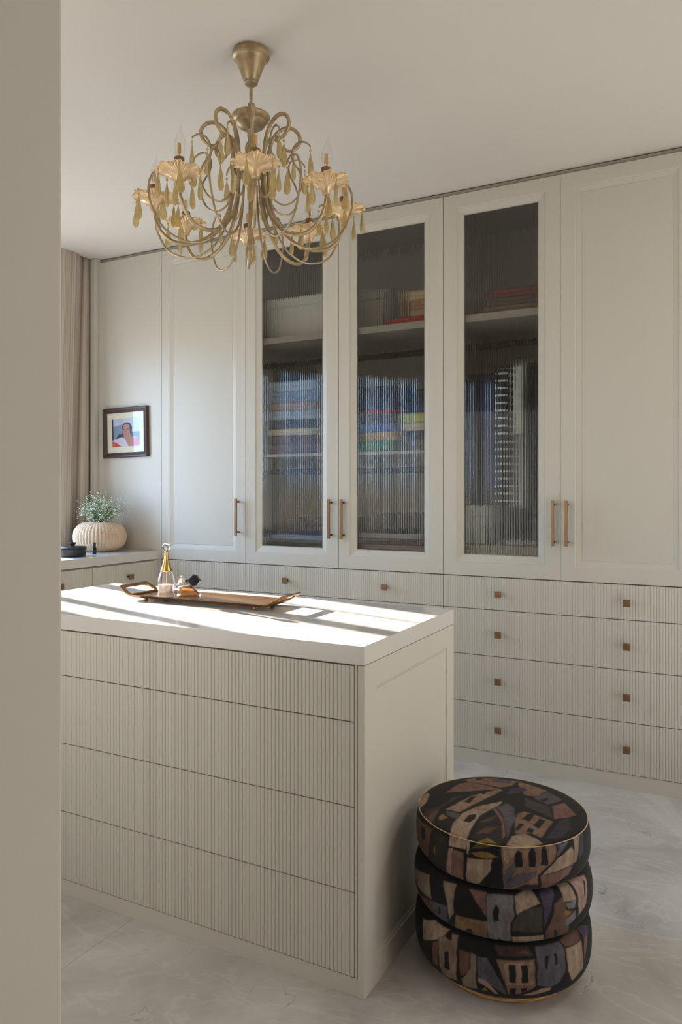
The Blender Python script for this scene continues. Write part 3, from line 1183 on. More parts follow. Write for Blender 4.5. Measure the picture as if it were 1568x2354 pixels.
def tray_handle(s):
    """flat loop rising outward from the tray end"""
    outer = [(0.284, -0.080), (0.302, -0.0845), (0.338, -0.076), (0.343, -0.068), (0.343, 0.068), (0.338, 0.076), (0.302, 0.0845), (0.284, 0.080)]
    inner = [(0.291, -0.064), (0.303, -0.067), (0.330, -0.061), (0.333, -0.056), (0.333, 0.056), (0.330, 0.061), (0.303, 0.067), (0.291, 0.064)]

    def lift(x, y, dz):
        t = max(0.0, (x - 0.284) / 0.059)
        return (s * x, y, 0.0165 + 0.031 * t ** 1.1 + dz)
    n = 8
    vs = [lift(x, y, 0.003) for x, y in outer] + [lift(x, y, 0.003) for x, y in inner]
    vs += [lift(x, y, -0.003) for x, y in outer] + [lift(x, y, -0.003) for x, y in inner]
    fs = []
    for j in range(n):
        j2 = (j + 1) % n
        q = [(j, j2, n + j2, n + j), (2 * n + j, 3 * n + j, 3 * n + j2, 2 * n + j2),
             (j, 2 * n + j, 2 * n + j2, j2), (n + j, n + j2, 3 * n + j2, 3 * n + j)]
        fs += [f if s > 0 else f[::-1] for f in q]
    return MB().add(vs, fs)


part('handle', tray_handle(-1).xf(TR), M['tray'], ty, bevel=0.001)
part('handle', tray_handle(1).xf(TR), M['tray'], ty, bevel=0.001)

ZT = ZI + 0.0137
b1x, b1y = -1.829, 2.108
p1 = empty('perfume_bottle', (b1x, b1y, ZT), 'slender clear perfume bottle with gold neck and round glass stopper', 'perfume')
outp = [(0.0234, 0.0), (0.0296, 0.002), (0.0316, 0.008), (0.0332, 0.030), (0.0324, 0.048), (0.0292, 0.066), (0.0242, 0.082), (0.0204, 0.091)]
part('bottle', MB().lathe(outp + [(0.0187, 0.0905), (0.0222, 0.081), (0.0269, 0.066), (0.0296, 0.048), (0.0303, 0.030), (0.0285, 0.009), (0.0000, 0.0085)], 48, (b1x, b1y, ZT)), M['perfume_glass'], p1)
part('liquid', MB().lathe([(0.0000, 0.0092), (0.0277, 0.0095), (0.0296, 0.030), (0.0292, 0.044), (0.0000, 0.0445)], 40, (b1x, b1y, ZT)), M['pink_liquid'], p1, label='pale pink perfume')
part('spray_tube', MB().tube([(b1x, b1y, ZT + 0.012), (b1x, b1y, ZT + 0.092)], 0.0012, 8), M['mat_board'], p1)
nk = [(0.0204, 0.0905), (0.0209, 0.0925)]
for k in range(15):
    t = k / 14
    r = 0.0204 * (1 - t) ** 1.8 + 0.0062 * (1 - (1 - t) ** 1.8)
    z = 0.0935 + 0.066 * t
    nk += [(r + 0.0005, z), (r - 0.0003, z + 0.0024)]
nk += [(0.0066, 0.162), (0.0061, 0.165), (0.0000, 0.1655)]
part('collar', MB().lathe(nk, 40, (b1x, b1y, ZT)), M['gold'], p1, label='ridged gold collar')
part('stopper', MB().ball((b1x, b1y, ZT + 0.180), 0.0158, 28), M['crystal_clear'], p1, label='round clear glass stopper')

b2x, b2y = -1.731, 2.112
p2 = empty('perfume_bottle', (b2x, b2y, ZT), 'squat amber perfume bottle lying tilted with a black cube cap', 'perfume')
sc = 1 / 640
CV = Vector((0.8845, 0.4664, 0))
NV = Vector((-0.4664, 0.8845, 0))


def view_prism(outline, d0, d1, px=432, py=1379, taper=1.0):
    """outline (picture-like x, y in mm-ish units) stood up facing the doorway"""
    n = len(outline)
    cx = sum(a for a, b in outline) / n
    cy = sum(b for a, b in outline) / n
    vs = []
    for d, tp_ in ((d0, taper), ((d0 * 0.6 + d1 * 0.4), 1.0), (d1, taper)):
        for a, b in outline:
            a2, b2 = cx + (a - cx) * tp_, cy + (b - cy) * tp_
            q = Vector((b2x, b2y, ZT + 0.0006)) + CV * ((a2 - px) * sc) + NV * d
            q.z += max(0.0, (py - b2) * sc)
            vs.append(q)
    fs = [tuple(range(n)), tuple(range(3 * n - 1, 2 * n - 1, -1))]
    for l in range(2):
        fs += [(l * n + i, (l + 1) * n + i, (l + 1) * n + (i + 1) % n, l * n + (i + 1) % n) for i in range(n)]
    return MB().add(vs, fs)


ol = [(406, 1379), (405, 1350), (406, 1332), (411, 1325), (419, 1323), (426, 1327), (434, 1339), (441, 1348), (452, 1358), (461, 1367), (462, 1374), (459, 1379), (448, 1379), (436, 1379), (420, 1379)]
part('bottle', view_prism(ol, -0.020, 0.020, taper=0.82), M['perfume_glass'], p2, bevel=0.002)
lq = [(409, 1377), (409, 1351), (422, 1349), (436, 1348), (448, 1359), (457, 1368), (457, 1377), (436, 1377)]
part('liquid', view_prism(lq, -0.0155, 0.0155, taper=0.85), M['amber_liquid'], p2, label='amber perfume')
lq2 = [(409, 1349), (408, 1334), (413, 1328), (419, 1327), (424, 1331), (433, 1344), (431, 1347), (420, 1347)]
part('shoulder', view_prism(lq2, -0.012, 0.012, taper=0.6), M['crystal_clear'], p2, label='clear faceted shoulder')
cap = [(430, 1337), (443, 1324), (452, 1326), (461, 1340), (450, 1351), (441, 1351)]
part('cap', view_prism(cap, -0.017, 0.017, taper=0.9), M['black_gloss'], p2, bevel=0.0012, label='black cube cap')

# ================================================================== POUF
PX, PY = -0.578, 2.054
TH0 = math.atan2(-PY, -PX)
po = empty('pouf', (PX, PY, 0), 'round three tier pouf in dark painted village fabric beside the island', 'pouf')
part('base', MB().lathe([(0.184, 0.0), (0.189, 0.002), (0.191, 0.006), (0.191, 0.026), (0.186, 0.029), (0.0, 0.029)], 96, (PX, PY, 0)), M['ash'], po, label='pale ash wood base ring')
PAL = {'black': (20, 16, 18), 'dark': (40, 34, 35), 'dolive': (44, 41, 37), 'cream': (168, 146, 126), 'creamd': (142, 124, 108), 'rose': (128, 94, 86),
       'roselt': (160, 124, 114), 'pink': (140, 104, 96), 'pale': (170, 142, 134), 'brown': (104, 76, 64), 'brownd': (66, 52, 46), 'tan': (136, 106, 88),
       'tanlt': (158, 130, 112), 'ochre': (146, 114, 62), 'dochre': (96, 76, 46), 'ochretan': (132, 106, 76), 'slate': (92, 88, 98), 'dslate': (56, 50, 60),
       'grey': (122, 118, 122), 'olive': (66, 60, 50), 'purple': (72, 62, 82)}
PAL = {k: np.array(lin(*v)) * PRINT_GAIN for k, v in PAL.items()}
ROLLS = [(0.028, 0.172, 0.239), (0.172, 0.300, 0.241), (0.300, 0.414, 0.236)]
RIN = 0.19


def wob(a, b, s):
    return 0.5 * (np.sin(a * 1.7 * s + 1.3 * np.sin(b * 1.1 * s)) + np.sin(b * 2.3 * s + a * 0.9 * s))


def paint(px_, py_, polys, ox=0.0, oy=0.0, sub=True, hx=0.33, hy=1.2):
    """polygons with a thin dark outline and slightly wandering edges"""
    if sub:
        return sum(paint(px_ + a * hx, py_ + b * hy, polys, ox, oy, False) for a in (-0.5, 0, 0.5) for b in (-0.5, 0, 0.5)) / 9.0
    col = np.tile(PAL['black'], (len(px_), 1))
    for c, pts in polys:
        m = inside(px_, py_, pts)
        if c not in ('black', 'dark'):
            e = np.zeros_like(m)
            for dx, dy in ((ox, 0), (-ox, 0), (0, oy), (0, -oy)):
                e |= m & ~inside(px_ + dx, py_ + dy, pts)
            col[m] = PAL[c]
            col[e] = PAL[c] * 0.45
        else:
            col[m] = PAL[c]
    return col


# pattern of the printed fabric: (roll or 9 = seat top, colour, outline in degrees round the pouf / mm up, or mm across the seat)
PRINT = [
 (2,'pink',[-83.8,371,-71.4,387,-89.2,296,-95.6,296]),
 (2,'black',[-82.3,347,-82.6,347,-76.3,325]),
 (2,'brown',[-69.1,395,-50.2,407,-53.0,324,-76.3,296,-70.2,350]),
 (2,'black',[-61.2,389,-56.3,394,-56.0,363,-60.5,358]),
 (2,'dolive',[-50.2,407,-35.3,407,-35.4,325,-51.3,320]),
 (2,'ochre',[-47.6,365,-45.5,367,-46.0,349,-47.9,346]),
 (2,'cream',[-35.2,418,-22.3,418,-22.1,393,-34.3,386]),
 (2,'rose',[-34.3,383,-23.2,385,-23.4,330,-25.7,296,-31.0,296,-38.3,296]),
 (2,'roselt',[-34.3,383,-30.8,386,-33.2,296,-37.9,296]),
 (2,'rose',[-57.4,296,-36.6,312,-36.9,296,-31.6,296,-40.3,296,-54.6,296]),
 (2,'cream',[-21.1,374,-5.5,383,-6.2,359,-8.8,339,-17.5,296,-21.0,296,-22.7,296]),
 (2,'cream',[-23.2,418,-19.9,418,-19.9,380,-21.1,384]),
 (2,'ochre',[-18.9,389,-12.5,397,-8.2,399,-1.3,389,-8.8,382,-15.4,382]),
 (2,'dochre',[-19.4,397,-14.4,418,-2.4,418,-12.6,402]),
 (2,'tan',[-0.6,418,14.1,418,36.3,418,34.4,382,22.1,348,22.5,322,1.4,296,0.5,371]),
 (2,'tanlt',[-0.2,418,13.9,418,28.8,418,21.4,418,9.9,409,3.3,372,1.2,383]),
 (2,'black',[7.5,369,8.0,401,10.3,408,12.4,401,12.5,369]),
 (2,'black',[16.2,369,16.5,403,19.0,418,21.0,403,20.6,368]),
 (2,'black',[23.8,372,24.6,404,26.9,418,28.8,402,28.5,369]),
 (2,'slate',[0.9,322,2.6,360,8.3,382,8.6,367,4.7,337,1.2,312]),
 (2,'slate',[1.6,310,4.7,337,9.7,353,21.4,359,18.4,340,6.3,314]),
 (2,'dark',[2.1,296,13.4,325,22.5,322,24.4,296,6.8,296]),
 (2,'cream',[-9.6,296,-5.6,305,-3.3,296]),
 (2,'slate',[37.5,418,47.5,418,45.0,407,34.4,382]),
 (2,'black',[43.5,418,45.1,418,41.5,410,40.0,410]),
 (2,'cream',[24.4,347,35.4,381,48.3,398,51.0,378,48.4,354,22.9,345]),
 (2,'rose',[23.3,345,48.5,352,45.5,332,38.0,321,25.8,296]),
 (2,'black',[41.7,320,43.6,328,44.7,322,43.4,314]),
 (2,'cream',[51.5,418,57.1,418,52.2,358,48.4,354]),
 (2,'purple',[56.5,418,60.5,418,58.2,368,54.1,356,52.9,375]),
 (1,'creamd',[-83.2,232,-51.7,282,-47.9,226,-59.8,220,-74.6,220]),
 (1,'creamd',[-39.9,289,-29.6,292,-29.5,224,-33.2,199,-34.8,246]),
 (1,'rose',[-21.0,293,-9.3,294,-8.5,238,-14.4,267]),
 (1,'brown',[-87.2,168,-45.6,227,-51.3,168,-41.7,168,-50.2,168,-69.8,168]),
 (1,'slate',[-46.7,225,-34.3,235,-34.9,188,-52.3,168]),
 (1,'black',[-41.3,219,-39.7,221,-40.9,201,-42.7,198]),
 (1,'ochretan',[-28.2,223,-7.8,230,-8.8,168,-16.7,168,-30.9,168]),
 (1,'dark',[-26.3,168,-21.5,194,-18.3,199,-17.0,168]),
 (1,'grey',[-9.2,292,7.3,295,7.7,252,5.3,231,6.0,168,-7.9,168]),
 (1,'black',[-4.9,232,-4.7,261,-3.2,275,-1.5,263,-1.2,234]),
 (1,'black',[-3.3,168,-1.7,186,-0.2,187,0.9,168]),
 (1,'cream',[7.6,293,19.6,304,23.7,277,13.0,264,8.8,252]),
 (1,'olive',[6.0,213,6.3,235,10.2,258,17.5,271,24.5,269,24.4,208]),
 (1,'black',[5.3,210,25.6,207,25.9,198,5.7,200]),
 (1,'cream',[5.7,198,25.4,200,28.4,168,17.5,168,7.3,168]),
 (1,'purple',[24.3,296,36.5,304,31.6,273,28.4,242,25.4,213,24.9,269]),
 (1,'brown',[32.9,272,39.3,280,46.5,168,28.2,180,26.1,206,30.9,240]),
 (1,'black',[33.3,184,32.2,205,33.4,208,34.8,202,36.8,181]),
 (1,'cream',[40.9,304,49.1,304,50.9,262,39.4,269,39.9,291]),
 (1,'grey',[39.8,266,51.0,264,49.1,244,42.6,249]),
 (1,'ochre',[39.8,252,46.9,239,40.2,228]),
 (1,'grey',[40.2,225,49.2,240,50.5,217,41.2,205]),
 (1,'pale',[50.2,304,64.7,293,59.4,234,51.8,218,52.0,274]),
 (1,'black',[60.4,291,61.2,283,59.2,261,57.0,256]),
 (0,'cream',[-58.5,145,-49.7,164,-35.1,165,-41.1,135,-57.0,95]),
 (0,'dark',[-60.8,86,-48.5,111,-51.4,56,-59.2,57]),
 (0,'brown',[-47.9,115,-42.0,130,-42.5,60,-48.8,55]),
 (0,'creamd',[-42.4,138,-33.2,161,-28.2,164,-27.6,117,-28.1,50,-40.2,40,-41.6,66]),
 (0,'black',[-37.4,68,-36.8,110,-35.3,119,-33.6,113,-33.0,69]),
 (0,'black',[-37.2,152,-33.2,165,-32.0,147,-37.0,145]),
 (0,'brown',[-26.7,136,-19.1,138,-19.2,94,-25.4,66,-26.3,95]),
 (0,'creamd',[-18.8,138,-15.0,137,-14.9,48,-25.0,40,-24.6,64,-18.9,97]),
 (0,'slate',[-14.9,134,-8.7,138,2.6,65,3.4,48,-3.0,62,-14.4,88]),
 (0,'pale',[-14.4,85,-8.6,80,-1.7,48,-3.8,46,-8.7,63,-14.1,73]),
 (0,'ochre',[-12.6,51,-9.4,62,-8.1,50]),
 (0,'brownd',[-4.8,165,17.5,166,19.4,147,-1.6,144]),
 (0,'brown',[8.4,153,14.0,163,18.6,149]),
 (0,'tan',[-3.0,137,19.9,141,20.4,73,10.5,54,4.8,48,-0.9,110]),
 (0,'tanlt',[1.2,133,19.1,136,19.2,78,1.9,76]),
 (0,'black',[4.1,129,8.2,128,8.7,85,4.6,85]),
 (0,'black',[11.5,127,15.6,128,15.9,85,11.8,84]),
 (0,'black',[4.7,70,8.5,71,8.4,50,5.2,48]),
 (0,'black',[11.5,71,15.6,72,15.3,65,11.8,58]),
 (0,'slate',[21.1,164,39.3,165,41.5,148,41.2,94,36.7,72,30.8,65,21.1,76]),
 (0,'black',[26.6,143,29.0,143,28.0,113,26.3,115]),
 (0,'black',[32.9,145,35.1,145,35.1,118,33.2,118]),
 (0,'brown',[39.8,166,57.7,176,55.7,145,42.7,149]),
 (0,'cream',[42.1,147,56.2,145,57.1,71,47.5,59,43.1,92]),
 (0,'cream',[10.5,50,24.3,67,30.8,65,31.0,58,18.7,49]),
 (0,'purple',[56.8,176,68.6,152,59.9,121,58.3,152]),
 (0,'rose',[58.3,141,64.0,143,59.7,103,57.4,83]),
 (9,'cream',[-217,-109,-230,-42,-221,1,-204,-19,-194,-79,-205,-130]),
 (9,'brownd',[-182,-135,-140,-60,-139,-13,-108,22,-144,-97,-154,-179]),
 (9,'tan',[-159,131,-115,181,-6,201,-9,143,-37,113,-127,122]),
 (9,'black',[-129,158,-114,176,-101,172,-115,144]),
 (9,'slate',[-81,178,-23,197,-21,162,-69,152]),
 (9,'rose',[-169,9,-155,96,-127,122,-22,101,-61,76,-129,30]),
 (9,'tan',[-2,198,91,166,75,100,40,90,2,169]),
 (9,'tanlt',[-129,-102,-92,16,-33,100,-21,97,-52,0,-85,-101]),
 (9,'black',[-97,-33,-90,10,-76,15,-81,-36]),
 (9,'black',[-76,44,-69,78,-56,83,-61,39]),
 (9,'slate',[-126,-105,-81,-111,-79,-147,-117,-126]),
 (9,'ochre',[-131,-150,-128,-123,-103,-144,-122,-166]),
 (9,'brown',[-160,-199,-165,-152,-144,-97,-135,-177,-123,-218]),
 (9,'cream',[-70,-229,-83,-174,-79,-106,-57,-51,0,19,-1,-13,-29,-97,-31,-154,-25,-227]),
 (9,'black',[-61,-146,-59,-108,-41,-95,-37,-125,-44,-149]),
 (9,'dark',[-17,-216,-21,-125,8,-68,41,-139,61,-218,1,-235]),
 (9,'dochre',[-13,-199,1,-153,34,-136,16,-183]),
 (9,'dochre',[-22,-141,-8,-102,15,-81,-2,-123]),
 (9,'ochre',[0,-229,22,-202,51,-216]),
 (9,'slate',[-5,-33,13,12,38,-10,59,-75,64,-143,69,-193,43,-123,22,-70]),
 (9,'rose',[-12,-45,-4,-37,31,-90,61,-175,58,-198,29,-107]),
 (9,'purple',[-11,73,-4,125,24,150,42,135,24,97,2,75]),
 (9,'black',[-37,41,-25,71,44,74,58,18,41,-8]),
 (9,'olive',[44,74,124,44,149,-27,63,12]),
 (9,'tan',[54,-44,70,-19,151,-38,143,-142,114,-132,80,-157,62,-97]),
 (9,'black',[74,-67,82,-28,99,-25,95,-76]),
 (9,'black',[108,-89,115,-41,133,-43,126,-99]),
 (9,'black',[74,-138,74,-95,86,-93,83,-133]),
 (9,'black',[99,-128,104,-106,118,-111,116,-130]),
 (9,'cream',[71,-213,74,-168,98,-140,136,-150,151,-164,114,-205]),
 (9,'slate',[68,87,93,157,144,118,115,57,81,75]),
 (9,'black',[87,78,103,110,110,100,99,66]),
 (9,'rose',[128,55,151,103,196,39,187,17,149,-27]),
 (9,'dslate',[152,-141,163,-20,181,14,200,-56,189,-107]),
]

NT = 1080
for k, (a, b, rm) in enumerate(ROLLS):
    m_, h_ = (a + b) / 2, (b - a) / 2
    prof = []
    if k < 2:
        for j in range(121):
            f_ = PI * j / 120
            sn, cs = math.sin(f_), math.cos(f_)
            prof.append((RIN + (rm - RIN) * max(sn, 0) ** 0.55 if j not in (0, 120) else RIN - 0.03, m_ - h_ * math.copysign(abs(cs) ** 0.8, cs)))
    else:
        for j in range(61):
            f_ = PI / 2 * j / 60
            sn, cs = math.sin(f_), math.cos(f_)
            prof.append((RIN + (rm - RIN) * sn ** 0.55 if j else RIN - 0.03, m_ - h_ * cs ** 0.8))
        for j in range(1, 61):
            t = j / 60
            prof.append((rm - 0.008 * t ** 3, m_ + h_ * t))
    mb = MB().lathe(prof, NT, (PX, PY, 0), True)
    mb.f = [f for f in mb.f if len(f) == 4]
    mb.s = mb.s[:len(mb.f)]
    o = part(('lower_roll', 'middle_roll', 'upper_roll')[k], mb, M['print'], po)
    v = np.array(mb.v)
    th = np.degrees(np.arctan2(v[:, 1] - PY, v[:, 0] - PX) - TH0)
    th = (th + 180) % 360 - 180
    z = v[:, 2] * 1000
    back = np.abs(th) > 91
    thf = np.where(back, np.where(th > 0, 180 - th, -180 - th) * 0.98 + 3.0, th)
    af = np.abs(thf)
    thf = np.sign(thf) * np.where(af < 50, af, 50 + (af - 50) * 0.74)
    z2 = z + 0.6 * wob(thf / 4, z / 9, 1.0)
    t2 = thf + 0.3 * wob(z / 8, thf / 5, 1.0)
    P_ = [(c, [(q[i], q[i + 1]) for i in range(0, len(q), 2)]) for r, c, q in PRINT if r == k]
    colour_attr(o.data, paint(t2, z2, P_, 0.4, 1.4))

NR = 110
vs, fs = [], []
for i in range(NR + 1):
    r = 0.2285 * i / NR
    z = 0.4135 + 0.0165 * (1 - (i / NR) ** 2) ** 0.5 * 0.9
    if i == 0:
        vs.append((PX, PY, z))
        continue
    for j in range(560):
        t = 2 * PI * j / 560
        vs.append((PX + r * math.cos(t), PY + r * math.sin(t), z))
for j in range(560):
    fs.append((0, 1 + j, 1 + (j + 1) % 560))
for i in range(NR - 1):
    for j in range(560):
        j2 = (j + 1) % 560
        o_ = 1 + i * 560
        fs.append((o_ + j, o_ + 560 + j, o_ + 560 + j2, o_ + j2))
mb = MB().add(vs, fs, True)
o = part('seat_top', mb, M['print'], po)
v = (np.array(mb.v) - np.array([PX, PY, 0])) * 1000
P_ = [(c, [(q[i], q[i + 1]) for i in range(0, len(q), 2)]) for r, c, q in PRINT if r == 9]
colour_attr(o.data, paint(v[:, 0] + 0.9 * wob(v[:, 1] / 14, v[:, 0] / 17, 1.0), v[:, 1] + 0.9 * wob(v[:, 0] / 15, v[:, 1] / 13, 1.0), P_, 1.7, 1.7, hx=2.0, hy=2.0))
ring = [(PX + 0.2287 * math.cos(2 * PI * i / 160), PY + 0.2287 * math.sin(2 * PI * i / 160), 0.4148) for i in range(161)]
part('piping', MB().tube(ring, 0.0013, 6), mat('piping_cord', lin(*PIPING), 0.8), po, label='thin pale piping cord')

# ================================================================== CHANDELIER
CX, CY = -1.421, 2.054
ch = empty('chandelier', (CX, CY, HC), 'eight arm champagne gold chandelier with amber glass drops above the island', 'chandelier')
D = (CX, CY, HC)
part('canopy', MB().lathe([(0.0, -0.110), (0.020, -0.1095), (0.0225, -0.107), (0.0225, -0.100), (0.0255, -0.097), (0.0475, -0.038), (0.0505, -0.030),
                           (0.0525, -0.0275), (0.0605, -0.0225), (0.0625, -0.018), (0.0625, -0.011), (0.0600, -0.007), (0.0585, 0.0)], 48, D), M['champagne'], ch)
part('rod', MB().tube([(CX, CY, HC - 0.105), (CX, CY, HC - 0.182)], 0.0055, 14), M['champagne'], ch)
sh = MB()
for s in (-1, 1):
    sh.box(CX - 0.0075, CX + 0.0075, CY + s * 0.005 - 0.0015, CY + s * 0.005 + 0.0015, HC - 0.212, HC - 0.172)
sh.tube([(CX, CY - 0.009, HC - 0.178), (CX, CY + 0.009, HC - 0.178)], 0.0028, 8)
sh.tube([(CX, CY - 0.009, HC - 0.205), (CX, CY + 0.009, HC - 0.205)], 0.0028, 8)
part('shackle', sh, M['champagne'], ch)
part('upper_disc', MB().lathe([(0.0, -0.2105), (0.055, -0.211), (0.0625, -0.2145), (0.0630, -0.219), (0.0600, -0.2265), (0.0530, -0.2330), (0.0505, -0.2340),
                               (0.0500, -0.2385), (0.0440, -0.2480), (0.0300, -0.2570), (0.0145, -0.2630), (0.0120, -0.2690), (0.0, -0.2695)][::-1], 48, D), M['champagne'], ch)
part('baluster', MB().lathe([(0.0, -0.2695), (0.012, -0.2697), (0.0125, -0.282), (0.0095, -0.293), (0.011, -0.299), (0.0165, -0.307), (0.0205, -0.318), (0.0195, -0.330),
                             (0.014, -0.341), (0.0105, -0.349), (0.013, -0.355), (0.017, -0.362), (0.0, -0.363)][::-1], 32, D), M['champagne'], ch)
part('hub_ring', MB().lathe([(0.0, -0.363), (0.050, -0.364), (0.0525, -0.367), (0.0515, -0.373), (0.0515, -0.398), (0.0530, -0.404), (0.0500, -0.409), (0.0, -0.410)][::-1], 48, D), M['champagne'], ch)
bead_me = MB().ball((0, 0, 0), 0.0036, 8).mesh('bead', M['gold'])
for i in range(24):
    a = 2 * PI * (i + 0.5) / 24
    inst('bead', bead_me, ch, (CX + 0.0525 * math.cos(a), CY + 0.0525 * math.sin(a), HC - 0.385))
part('finial', MB().lathe([(0.0, -0.410), (0.020, -0.411), (0.016, -0.418), (0.009, -0.428), (0.007, -0.60), (0.0095, -0.615), (0.0115, -0.63), (0.0085, -0.665), (0.003, -0.703), (0.0, -0.705)][::-1], 24, D), M['champagne'], ch)

A0 = math.radians(-53.0)
# profiles in (radius, height below the ceiling)
Z = lambda z: z - HC
MAIN = [(0.108, Z(2.444)), (0.122, Z(2.434)), (0.143, Z(2.438)), (0.161, Z(2.462)), (0.160, Z(2.488)), (0.140, Z(2.507)), (0.112, Z(2.508)), (0.084, Z(2.487)),
        (0.066, Z(2.452)), (0.0585, Z(2.41)), (0.0575, Z(2.36)), (0.058, Z(2.31)), (0.063, Z(2.26)), (0.078, Z(2.21)), (0.106, Z(2.162)), (0.150, Z(2.125)),
        (0.200, Z(2.108)), (0.250, Z(2.112)), (0.288, Z(2.140)), (0.307, Z(2.180)), (0.312, Z(2.212))]
OUTER = [(0.060, Z(2.335)), (0.064, Z(2.28)), (0.080, Z(2.205)), (0.120, Z(2.132)), (0.180, Z(2.092)), (0.240, Z(2.090)), (0.300, Z(2.120)), (0.337, Z(2.185)),
         (0.343, Z(2.245)), (0.322, Z(2.288)), (0.290, Z(2.302)), (0.268, Z(2.298)), (0.260, Z(2.287))]
SWIRE = [(0.058, Z(2.325)), (0.068, Z(2.28)), (0.092, Z(2.246)), (0.125, Z(2.236)), (0.158, Z(2.255)), (0.177, Z(2.300)), (0.168, Z(2.340)), (0.148, Z(2.370)),
         (0.141, Z(2.402)), (0.155, Z(2.430)), (0.180, Z(2.436)), (0.200, Z(2.424)), (0.204, Z(2.416))]
HOOK = [(0.312, Z(2.215)), (0.325, Z(2.228)), (0.345, Z(2.222)), (0.356, Z(2.212))]


def wire(prof, r, n=8, k=6, taper_end=0.75):
    p = smooth_path([(a, 0, b) for a, b in prof], k)
    m = len(p)
    tp_ = [min(1.0, taper_end + (1 - taper_end) * min(i, m - 1 - i) / (m * 0.15)) for i in range(m)]
    return MB().tube(p, r, n, tp_)


arm_me = wire(MAIN, 0.0062, 10, 7, 0.7).mesh('arm', M['champagne'])
outer_me = wire(OUTER, 0.0036, 8, 7).mesh('outer_loop', M['champagne'])
s_me = wire(SWIRE, 0.0032, 8, 7).mesh('scroll', M['champagne'])


def dish_mod(r, z, a, j):
    # fluted bowl with a lobed, wavy rim
    t = min(1.0, max(0.0, (r - 0.012) / 0.056))
    fl_ = 0.055 * abs(math.sin(a * 18)) * t
    lobe = 0.10 * t ** 3 * (abs(math.cos(a * 4)) ** 0.6 - 0.6) + 0.03 * t ** 3 * math.sin(a * 31)
    dz = 0.0035 * t ** 4 * math.cos(a * 8) - 0.004 * t * abs(math.sin(a * 18)) + 0.0015 * t ** 3 * math.sin(a * 23)
    return (r * (1 + fl_ + lobe), z + dz)


dp = [(0.0085, 0.0), (0.0125, 0.001), (0.012, 0.005), (0.0145, 0.013), (0.020, 0.024), (0.030, 0.035), (0.044, 0.043), (0.058, 0.047), (0.066, 0.046), (0.0672, 0.0475),
      (0.0655, 0.0485), (0.057, 0.0495), (0.043, 0.0455), (0.029, 0.0375), (0.018, 0.030), (0.0, 0.029)]
dish_me = MB().lathe(dp, 144, (0, 0, 0), True, dish_mod).mesh('drip_dish', M['gilt'])
sleeve_me = MB().lathe([(0.0, 0.0), (0.0135, 0.0), (0.0145, 0.002), (0.0142, 0.03), (0.0150, 0.046), (0.0150, 0.0535), (0.0125, 0.055), (0.0, 0.055)], 24).mesh('candle_sleeve', M['sleeve'])
bp_ = [(0.010, 0.0), (0.0118, 0.006), (0.0152, 0.018), (0.0172, 0.031), (0.0168, 0.042), (0.0140, 0.055), (0.0100, 0.066), (0.0062, 0.076), (0.0035, 0.086), (0.0019, 0.094), (0.0010, 0.1005), (0.0, 0.101)]
bulb_mb = MB().lathe(bp_, 24)
bulb_mb.f = [f for f in bulb_mb.f if len(f) == 4]
bulb_mb.s = bulb_mb.s[:len(bulb_mb.f)]
bulb_me = bulb_mb.mesh('bulb', M['bulb'])
fm = MB()
for x, y in ((-0.0045, -0.002), (0.0045, 0.002), (-0.001, 0.005), (0.001, -0.005)):
    fm.tube([(x * 1.1, y * 1.1, 0.012), (x * 0.9, y * 0.9, 0.042)], 0.0012, 6)
fm2 = MB()
for x, y in ((-0.0045, -0.002), (0.0045, 0.002)):
    fm2.tube([(x * 0.6, y * 0.6, 0.0), (x * 1.1, y * 1.1, 0.012)], 0.0004, 5)
    fm2.tube([(x * 0.9, y * 0.9, 0.042), (0, 0, 0.044)], 0.0004, 5)
fm2.tube([(0, 0, 0.0), (0, 0, 0.044)], 0.0006, 5)
fil_me = two_mat_mesh('filament', fm, M['filament'], fm2, M['silver'])

# amber drop: flat leaf-shaped glass with a bead and a link above
lf = MB()
rows_ = [(0.0, 0.0008, 0.0008), (-0.006, 0.0026, 0.0018), (-0.018, 0.0056, 0.0038), (-0.034, 0.0090, 0.0060), (-0.050, 0.0118, 0.0076), (-0.062, 0.0122, 0.0072), (-0.070, 0.0094, 0.0054), (-0.0745, 0.0042, 0.0024), (-0.0755, 0.0005, 0.0004)]
vs, fs = [], []
for z, w, t in rows_:
    for k in range(8):
        a = 2 * PI * k / 8
        vs.append((w * math.cos(a), t * math.sin(a), z - 0.017))
for i in range(len(rows_) - 1):
    for k in range(8):
        k2 = (k + 1) % 8
        fs.append((i * 8 + k, i * 8 + k2, (i + 1) * 8 + k2, (i + 1) * 8 + k)[::-1])
fs.append(tuple(range(8)))
fs.append(tuple((len(rows_) - 1) * 8 + k for k in range(8))[::-1])
lf.add(vs, fs)
lf.ball((0, 0, -0.0105), 0.0046, 8, (1, 0.8, 1))
lk = MB().tube([(0, 0, 0.0), (0, 0, -0.008)], 0.0006, 5)
lk.tube([(0, 0, -0.013), (0, 0, -0.018)], 0.0006, 5)
drop_me = two_mat_mesh('glass_drop', lf, M['crystal'], lk, M['champagne'])
R2 = random.Random(5)


def drop(rad, ang, zz, s=1.0):
    o = inst('glass_drop', drop_me, ch, (CX + rad * math.cos(ang), CY + rad * math.sin(ang), HC + zz),
             rot=(0, R2.uniform(-0.05, 0.05), R2.random() * 2 * PI))
    o.scale = (s, s, s)
    return o


